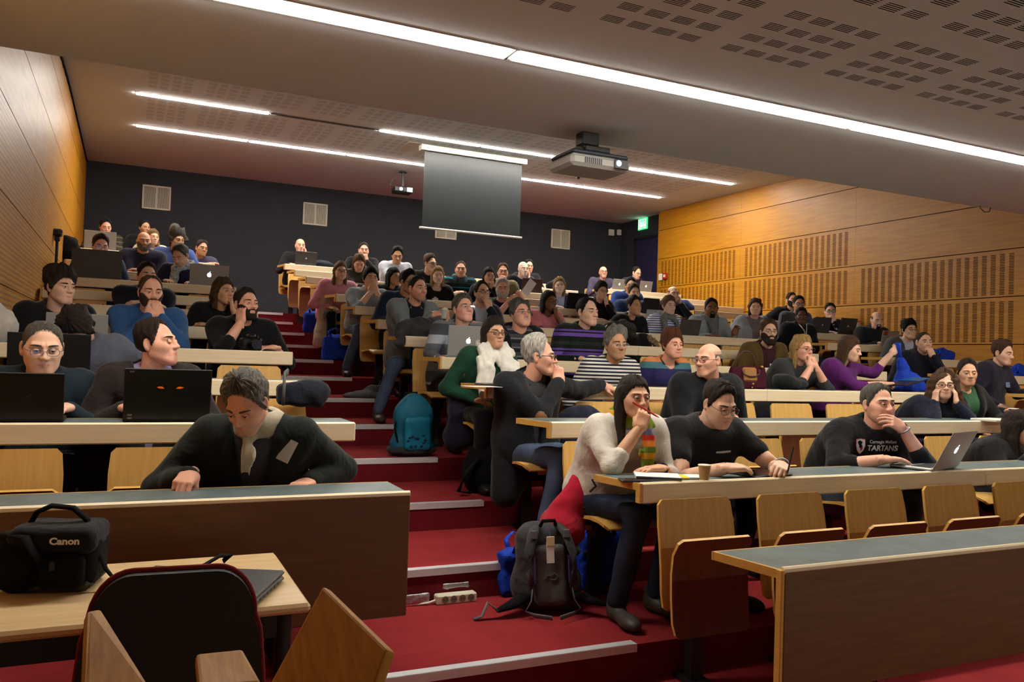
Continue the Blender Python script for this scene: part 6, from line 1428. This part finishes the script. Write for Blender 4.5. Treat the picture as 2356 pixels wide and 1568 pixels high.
for y, zz, up_ in ((.02, .18, 1), (-.05, .165, -1)):
    MB().tube([(-.085, y, zz), (-.075, y-.01*(up_ < 0), zz+.09*up_*(.45 if up_ < 0 else 1)), (-.03, y-.02*(up_ < 0), zz+.13*up_*(.45 if up_ < 0 else 1)), (.03, y-.02*(up_ < 0), zz+.13*up_*(.45 if up_ < 0 else 1)), (.075, y-.01*(up_ < 0), zz+.09*up_*(.45 if up_ < 0 else 1)), (.085, y, zz)], .0055, 8).build('handle', BRL, t, smooth=True)
for p_, r_ in (((0, -.085, .045), .009), ((0, -.075, .015), .007), ((.125, -.025, .185), .013)): MB().ball(p_, r_, 10, 6).build('stud', GOLD, t, smooth=True)
# camera on the fifth desk, tripod camera by the wall
def slr(label, p, rz=0, s=1.0):
    t = thing('camera', label, 'camera', tuple(p), math.radians(rz)); MB().box((-.07*s, -.03*s, 0), (.07*s, .03*s, .085*s), b=.012*s).box((-.028*s, -.032*s, .08*s), (.028*s, .03*s, .112*s), b=.012*s).build('body', BLKP, t, smooth=30)
    MB().tube([(.0, -.028*s, .042*s), (0, -.105*s, .042*s)], .034*s, 16).build('lens', BLKP, t, smooth=40); MB().tube([(0, -.1055*s, .042*s), (0, -.107*s, .042*s)], .026*s, 14).build('front_glass', mat('camera_glass', (40, 44, 60), .05), t)
    MB().tube([(-.068*s, 0, .07*s), (-.10*s, -.05*s, .03*s), (-.09*s, -.10*s, .005), (-.03*s, -.12*s, .004)], .006, 6).build('strap', BLKF, t, smooth=True); MB().lathe([(.012*s, .085*s), (.012*s, .1*s)], 12, o=(.045*s, 0, 0)).build('dial', BLKP, t); return t
slr('black camera on the desk before the bearded man in black', np.array((at(576, 806, Y=deskY(5)+.14)[0], deskY(5)+.14, deskZ(5)+.002)), 15, 1.0)
tp_ = np.array((at(126, 560, Y=deskY(9)+.55)[0]+.02, deskY(9)+.55, tread(8))); t = thing('camera_tripod', 'video camera on a black tripod against the wooden wall', 'tripod', tuple(tp_))
ht = at(126, 536, Y=tp_[1])[2]-tp_[2]
MB().tube([(0, 0, .5), (0, 0, ht-.06)], .014, 8).build('column', BLKM, t)
for i in range(3): a_ = 2.1*i+.6; MB().tube([(0, 0, .62), (.10*math.cos(a_), .10*math.sin(a_), 0)], .012, 6).build('leg', BLKM, t)
MB().box((-.025, -.03, ht-.08), (.025, .03, ht-.03), b=.006).build('head', BLKP, t); MB().box((-.045, -.07, ht-.03), (.045, .06, ht+.04), b=.014).build('camcorder', BLKP, t, smooth=30); MB().tube([(.03, -.07, ht+.01), (.03, -.10, ht+.01)], .022, 12).build('lens', GREYM, t, smooth=40)
# power strip and tape at the foot of the second step
q_ = at(1047, 1392, Y=Y1+RUN-.035); t = thing('power_strip', 'white four-socket power strip lying at the foot of a step', 'power strip', (q_[0], Y1+RUN-.04, tread(1)), 0)
MB().box((-.105, -.022, 0), (.105, .03, .046), b=.006).build('case', mat('socket_cream', (206, 200, 178), .5), t)
for i in range(4):
    o_ = MB(); o_.tube([(-.063+i*.045, -.0225, .024), (-.063+i*.045, -.0235, .024)], .018, 14); o_.build('socket', mat('socket_shadow', (120, 112, 96), .6), t)
    MB().tube([(-.069+i*.045, -.0245, .024), (-.069+i*.045, -.0235, .024)], .003, 6).build('pin_hole', BLKP, t); MB().tube([(-.057+i*.045, -.0245, .024), (-.057+i*.045, -.0235, .024)], .003, 6).build('pin_hole', BLKP, t)
MB().tube([(-.105, .0, .02), (-.14, .0, .012), (-.2, .01, .006)], .005, 6).build('lead', WHT, t)
TAPE = mat('silver_tape', (168, 168, 172), .3, metal=.7, bump=.6, bscale=60)
for i, (x, z, w__, h__, lab) in enumerate(((q_[0]+.01, .075, .14, .03, 'strip of silver tape on the riser above the power strip'), (q_[0]-.20, .035, .13, .05, 'crumpled silver tape left of the power strip'))):
    lo = np.array((-w__/2-.02, -.03, -h__)); g = grid(lo, (w__/2+.02, .03, h__), .007); v, f = surfnet(d_box(g, (0, 0, 0), (w__/2, .005, h__/2), .003)+.003*wob(g, i, 60), lo, .007)
    o_ = link('tape', qmesh('tape', v, f, [TAPE]), None, (x, Y1+RUN-.012-.02*i, tread(1)+z)); tag(o_, lab, 'tape')
# ---- front table with the camera bag, laptop, office chair and armchair
tb = thing('table', 'pale laminate table in front of the left block', 'table', (-.12, 2.42, 0)); w_, d_ = .57, .29
MB().box((-w_, -d_, .695), (w_, d_, .72), b=.008).build('top', TABLE, tb, smooth=30)
for sx in (-1, 1):
    for sy in (-1, 1): MB().tube([(sx*(w_-.06), sy*(d_-.05), 0), (sx*(w_-.06), sy*(d_-.05), .70)], .022, 12).build('leg', BLKM, tb, smooth=40)
for sy in (-1, 1): MB().box((-w_+.06, sy*(d_-.05)-.012, .63), (w_-.06, sy*(d_-.05)+.012, .69)).build('rail', BLKM, tb)
cbp = at(128, 1345, Z=.72); cbp = np.array((cbp[0], max(cbp[1], 2.26), .721))
def cbx(t):
    lo = np.array((-.16, -.15, .05)); g = grid(lo, (.16, .13, .26), .009); v, f = surfnet(d_box(g, (.01, -.01, .155), (.118, .095, .04), .03)+.003*wob(g, 8, 50), lo, .009); link('lid', qmesh('lid', v, f, [cloth((26, 27, 29))]), t)
    g = grid(np.array((-.12, -.16, .0)), (.14, -.04, .14), .009); v, f = surfnet(d_box(g, (.045, -.095, .065), (.06, .03, .05), .02)+.003*wob(g, 9, 60), (-.12, -.16, .0), .009); link('front_pocket', qmesh('front_pocket', v, f, [BLKF]), t)
    MB().tube([(-.09, .0, .16), (-.06, .0, .225), (-.02, .0, .245), (.04, .0, .238), (.08, .0, .20), (.09, .0, .16)], .016, 8, flat=.5).build('handle', BLKF, t, smooth=True)
    MB().tube([(-.13, -.02, .13), (-.115, -.07, .175), (-.05, -.11, .17), (-.005, -.125, .11), (-.02, -.12, .05)], .02, 7, flat=.4).build('shoulder_strap', BLKF, t, smooth=True)
    MB().tube([(.12, -.03, .12), (.15, -.05, .06), (.19, -.07, .02), (.26, -.06, .008), (.32, -.10, .008)], .009, 6, flat=.4).build('loose_strap', BLKF, t, smooth=True)
    MB().box((.02, -.132, .075), (.036, -.122, .105), b=.003).build('buckle', BLKP, t)
    MB().box((-.10, -.098, .004), (.12, .085, .035), b=.012).build('base', mat('olive_trim', (58, 58, 30), .8), t)
    v, f = text_mesh('Canon', .030, .0012); MB().add(np.stack([v[:, 0]+.052, np.full(len(v), -.108), v[:, 1]*.95+.158], 1), f).build('lettering', mat('letter_white', (235, 235, 230), .5), t)
cbag = soft('camera_bag', 'black padded camera bag with a white brand name on the front table', 'bag', cbp, [('b', (0, 0, .09), (.125, .095, .088), .04), ('e', (-.08, -.05, .08), (.08, .08, .07))], BLKF, .010, 61, .006, extra=cbx); cbag.rotation_euler[2] = math.radians(-14); cbag.scale = (.9, .9, .86)
lpx = at(470, 1325, Z=.74); t = thing('closed_laptop', 'closed black laptop on the front table behind the office chair', 'laptop', (.20, 2.33, .721), math.radians(-26))
MB().box((-.185, -.125, .0), (.185, .125, .016), b=.006).build('base', BLKP, t); MB().box((-.185, -.125, .017), (.185, .125, .03), b=.005).build('lid', mat('laptop_charcoal', (36, 36, 39), .45), t)
g = MB()
for i in range(6): g.box((.184, -.09+i*.03, .006), (.1862, -.075+i*.03, .012))
g.build('port', GREYM, t)
MB().tube([(.02, .16, .012), (.06, .19, .05), (.11, .21, .07), (.13, .20, .05)], .022, 6, flat=.25).build('strap', BLKF, t, smooth=True) if False else None
st = thing('strap', 'black webbing strap curling up behind the closed laptop', 'strap', (.21, 2.50, .722), math.radians(-20)); MB().tube([(-.16, -.02, .004), (-.06, -.01, .006), (.0, .0, .02), (.05, .01, .05), (.075, .01, .05), (.06, .005, .035)], .024, 8, flat=.16).build('webbing', BLKF, st, smooth=True)
# office chair: black shell with red piping, seen from behind
oc = at(398, 1480, Y=1.93); t = thing('office_chair', 'black office chair with red piping seen from behind at the table', 'chair', (oc[0], 1.93, 0), math.radians(-4)); zt = at(398, 1312, Y=1.93)[2]
def outline(s, z0=.50):
    Hh = zt-z0; R_ = []
    for a in np.linspace(0, math.pi/2, 9): R_.append((.085+.085*math.sin(a), Hh-.11*(1-math.cos(a))))
    R_ += [(.182, Hh*.62), (.192, Hh*.35), (.195, 0)]
    q = [(x*s, z0+z-(1-s)*.25) for x, z in R_]
    return q[::-1]+[(-x, z) for x, z in q]
MB().prism(outline(.985), .03, o=(0, -.01, 0)).build('back_shell', mat('shell_black', (14, 13, 13), .45), t)
MB().tube([(x, .02, z) for x, z in outline(1.0)], .006, 8, up=(0, 1, 0)).build('piping', mat('red_fabric', (120, 24, 28), .9), t, smooth=True)
MB().prism(outline(.95), .05, o=(0, .012, 0)).build('back_cushion', mat('red_fabric', (120, 24, 28), .9), t)
MB().box((-.22, .0, .43), (.22, .45, .50), b=.025).build('seat', mat('red_fabric', (120, 24, 28), .9), t); MB().box((-.05, -.03, .36), (.05, .02, .62), b=.01).build('back_bar', BLKP, t)
MB().tube([(0, .2, .08), (0, .2, .44)], .03, 10).build('gas_lift', BLKM, t)
for i in range(5): a_ = 2*math.pi*i/5+.3; MB().tube([(0, .2, .10), (.27*math.cos(a_), .2+.27*math.sin(a_), .06)], .02, 6).build('foot', BLKP, t); MB().ball((.27*math.cos(a_), .2+.27*math.sin(a_), .03), .03, 8, 6).build('castor', BLKP, t)
# wooden armchair just in front of the camera: only arms and a rail show
def board(pts, th, nm, t):
    P_ = [np.array(q, float) for q in pts]; n = unit(np.cross(P_[1]-P_[0], P_[2]-P_[0])); o = np.array(t.location)
    v = np.array([q-o for q in P_]+[q-o+n*th for q in P_]); k = len(P_); f = [tuple(range(k))[::-1], tuple(range(k, 2*k))]+[(i, (i+1) % k, (i+1) % k+k, i+k) for i in range(k)]
    ob_ = MB().add(v, f).build(nm, ARMW, t); md = ob_.modifiers.new('round', 'BEVEL'); md.width = .006; md.segments = 2; return ob_
t = thing('wooden_armchair', 'varnished wooden armchair of flat boards right before the office chair', 'chair', (.35, 1.35, 0))
board([at(762, 1357, Y=1.62), at(912, 1502, Y=1.40), at(850, 1680, Y=1.36), at(610, 1640, Y=1.58)], -.026, 'armrest', t)
board([at(190, 1430, Y=1.50), at(222, 1424, Y=1.52), at(330, 1600, Y=1.30), at(180, 1640, Y=1.30)], -.02, 'armrest', t)
board([at(448, 1532, Y=1.50), at(556, 1520, Y=1.50), at(600, 1600, Y=1.40), at(455, 1610, Y=1.40)], -.025, 'seat_rail', t)
for x, y in ((.04, 1.2), (.62, 1.2), (.04, 1.6), (.62, 1.6)): MB().box((x-.35-.02, y-1.35-.02, 0), (x-.35+.02, y-1.35+.02, .42), b=.004).build('leg', ARMW, t)
MB().box((-.32, -.2, .40), (.30, .28, .43), b=.006).build('seat', ARMW, t)
# ---- prints and small parts on people
def on_chest(info, v, f, mi_mat, nm, bx, bz, off=.0):
    S0, B, ob = info['S0'], info['B'], info['ob']; d = B@np.array((0, 1.0, 0))
    Pw = np.array([info['chest'](S0+B@np.array((q[0]+bx, -.10, q[1]+bz)))-d*off for q in v])
    MB().add(Pw, f).build(nm, mi_mat, ob)
PRW = mat('print_white', (214, 212, 206), .7); PRR = mat('print_red', (176, 40, 44), .7)
v, f = text_mesh('Carnegie Mellon', .026, .0004); on_chest(p70, v, f, PRW, 'printed_lettering', .02, -.055)
v, f = text_mesh('TARTANS', .044, .0012); on_chest(p70, v, f, PRW, 'printed_lettering', .02, -.092)
def poly2(pts): P_ = np.array(pts, float); c_ = P_.mean(0); v = np.concatenate([[c_], P_]); return np.concatenate([v, np.zeros((len(v), 1))], 1), [(0, i+1, (i+1) % len(P_)+1) for i in range(len(P_))]
SHD = [(-.026, .035), (0, .039), (.026, .035), (.027, 0), (.018, -.028), (0, -.045), (-.018, -.028), (-.027, 0)]
v, f = poly2([(x*1.12, z*1.1) for x, z in SHD]); on_chest(p70, v, f, PRR, 'printed_shield', -.125, -.078, .0); v, f = poly2(SHD); on_chest(p70, v, f, PRW, 'printed_shield', -.125, -.078, .001)
v, f = poly2([(-.018, .02), (-.004, .028), (.012, .018), (.004, .006), (.012, -.004), (0, -.02), (-.014, -.002)]); on_chest(p70, v, f, BLKF, 'printed_emblem', -.125, -.075, .002); v, f = poly2([(.0, -.012), (.014, -.004), (.012, -.018), (.002, -.032)]); on_chest(p70, v, f, PRR, 'printed_emblem', -.125, -.078, .002)
v, f = poly2([(-.05, .004), (.05, .008), (.052, -.002), (.0, -.006), (-.048, -.005)]); on_chest(p73, v, f, PRW, 'printed_mark', .05, -.11)
v, f = text_mesh('PLANETA', .03, .001) if False else poly2([(-.04, .01), (.04, .01), (.04, -.01), (-.04, -.01)]); on_chest(p30, v, f, mat('print_yellow', (214, 200, 110), .7), 'printed_mark', .0, -.22)
def wrist(info, s_, m, nm, r=.033):
    a_, e, w = info['arms'][s_]; u = unit(w-e); c_ = w-u*.015; x = unit(np.cross(u, (0, 0, 1.0))); y = np.cross(u, x)
    MB().tube([c_+r*(math.cos(q)*x+math.sin(q)*y) for q in np.linspace(0, 6.283, 17)], .005, 6, cap=False).build(nm, m, info['ob'], smooth=True)
wrist(p70, 1, mat('steel_strap', (130, 136, 144), .3, metal=.8), 'watch'); wrist(p73, 1, mat('steel_strap', (130, 136, 144), .3, metal=.8), 'watch', .034); wrist(p72, 1, mat('hair_tie', (36, 28, 60), .8), 'bracelet', .029); wrist(p53, 1, BLKP, 'watch', .033)
def lanyard(info, m, zb=-.24, card=None):
    S0, B, ob = info['S0'], info['B'], info['ob']; N2 = info['N2']; d = B@np.array((0, 1.0, 0))
    for s_ in (-1, 1):
        pts = []
        for u in np.linspace(0, 1, 9):
            Pw = info['chest'](S0+B@np.array([s_*(.062*(1-u)+.004), -.10, -.0+zb*u]))-d*.003
            pts.append(Pw)
        MB().tube([N2+B@np.array((s_*.05, .03, .03))]+pts, .007, 6, flat=.4).build('lanyard', m, ob, smooth=True)
    if card: MB().box(pts[-1]+np.array((-.035, -.008, -.10)), pts[-1]+np.array((.035, -.004, 0)), b=.001).build('name_badge', card, ob)
lanyard(p30, mat('lanyard_blue', (30, 60, 190), .6), -.22, mat('badge_cream', (200, 196, 150), .6)); lanyard(p68, mat('lanyard_green', (90, 130, 110), .6), -.22, mat('badge_white', (210, 214, 226), .6)); lanyard(p69, mat('lanyard_green', (90, 130, 110), .6), -.05) if False else None
lanyard(p59, BLKP, -.03)
# elbow patch
a_, e_, w_ = p44['arms'][-1]; dr_ = unit(e_-(a_+w_)/2); MB().ball(e_+unit((-.5, -.75, -.45))*.038, (.04, .04, .05), 12, 8).build('elbow_patch', mat('patch_leather', (110, 72, 40), .6), p44['ob'], smooth=True)
# fur trim on the parka hood
fur([p57['N2']+p57['B']@np.array(q) for q in ((-.13, .04, -.03), (-.11, .08, .03), (-.16, .02, -.06))], .03, (104, 96, 84))(p57['ob'])
MB().tube([p57['N2']+p57['B']@np.array(q) for q in ((-.05, -.075, .03), (-.01, -.135, -.06), (.0, -.15, -.16))], .006, 6).build('zip', ALU, p57['ob'], smooth=True); MB().tube([p57['N2']+p57['B']@np.array(q) for q in ((.06, -.07, .03), (.02, -.135, -.06), (.0, -.15, -.16))], .006, 6).build('zip', ALU, p57['ob'], smooth=True)
gg = grid((-.36, -.3, .02), (.12, .3, .78), .014); dd = smin(d_cap(gg, (-.12, .0, .66), (-.14, -.02, .24), .10, .085), d_cap(gg, (-.02, .05, .66), (-.04, .05, .30), .10, .08), .06)+.008*wob(gg, 44, 24)
v, f = surfnet(dd, (-.36, -.3, .02), .014); link('jacket_skirt', qmesh('jacket_skirt', v, f, [clothmat((27, 29, 33))]), p44['ob'])
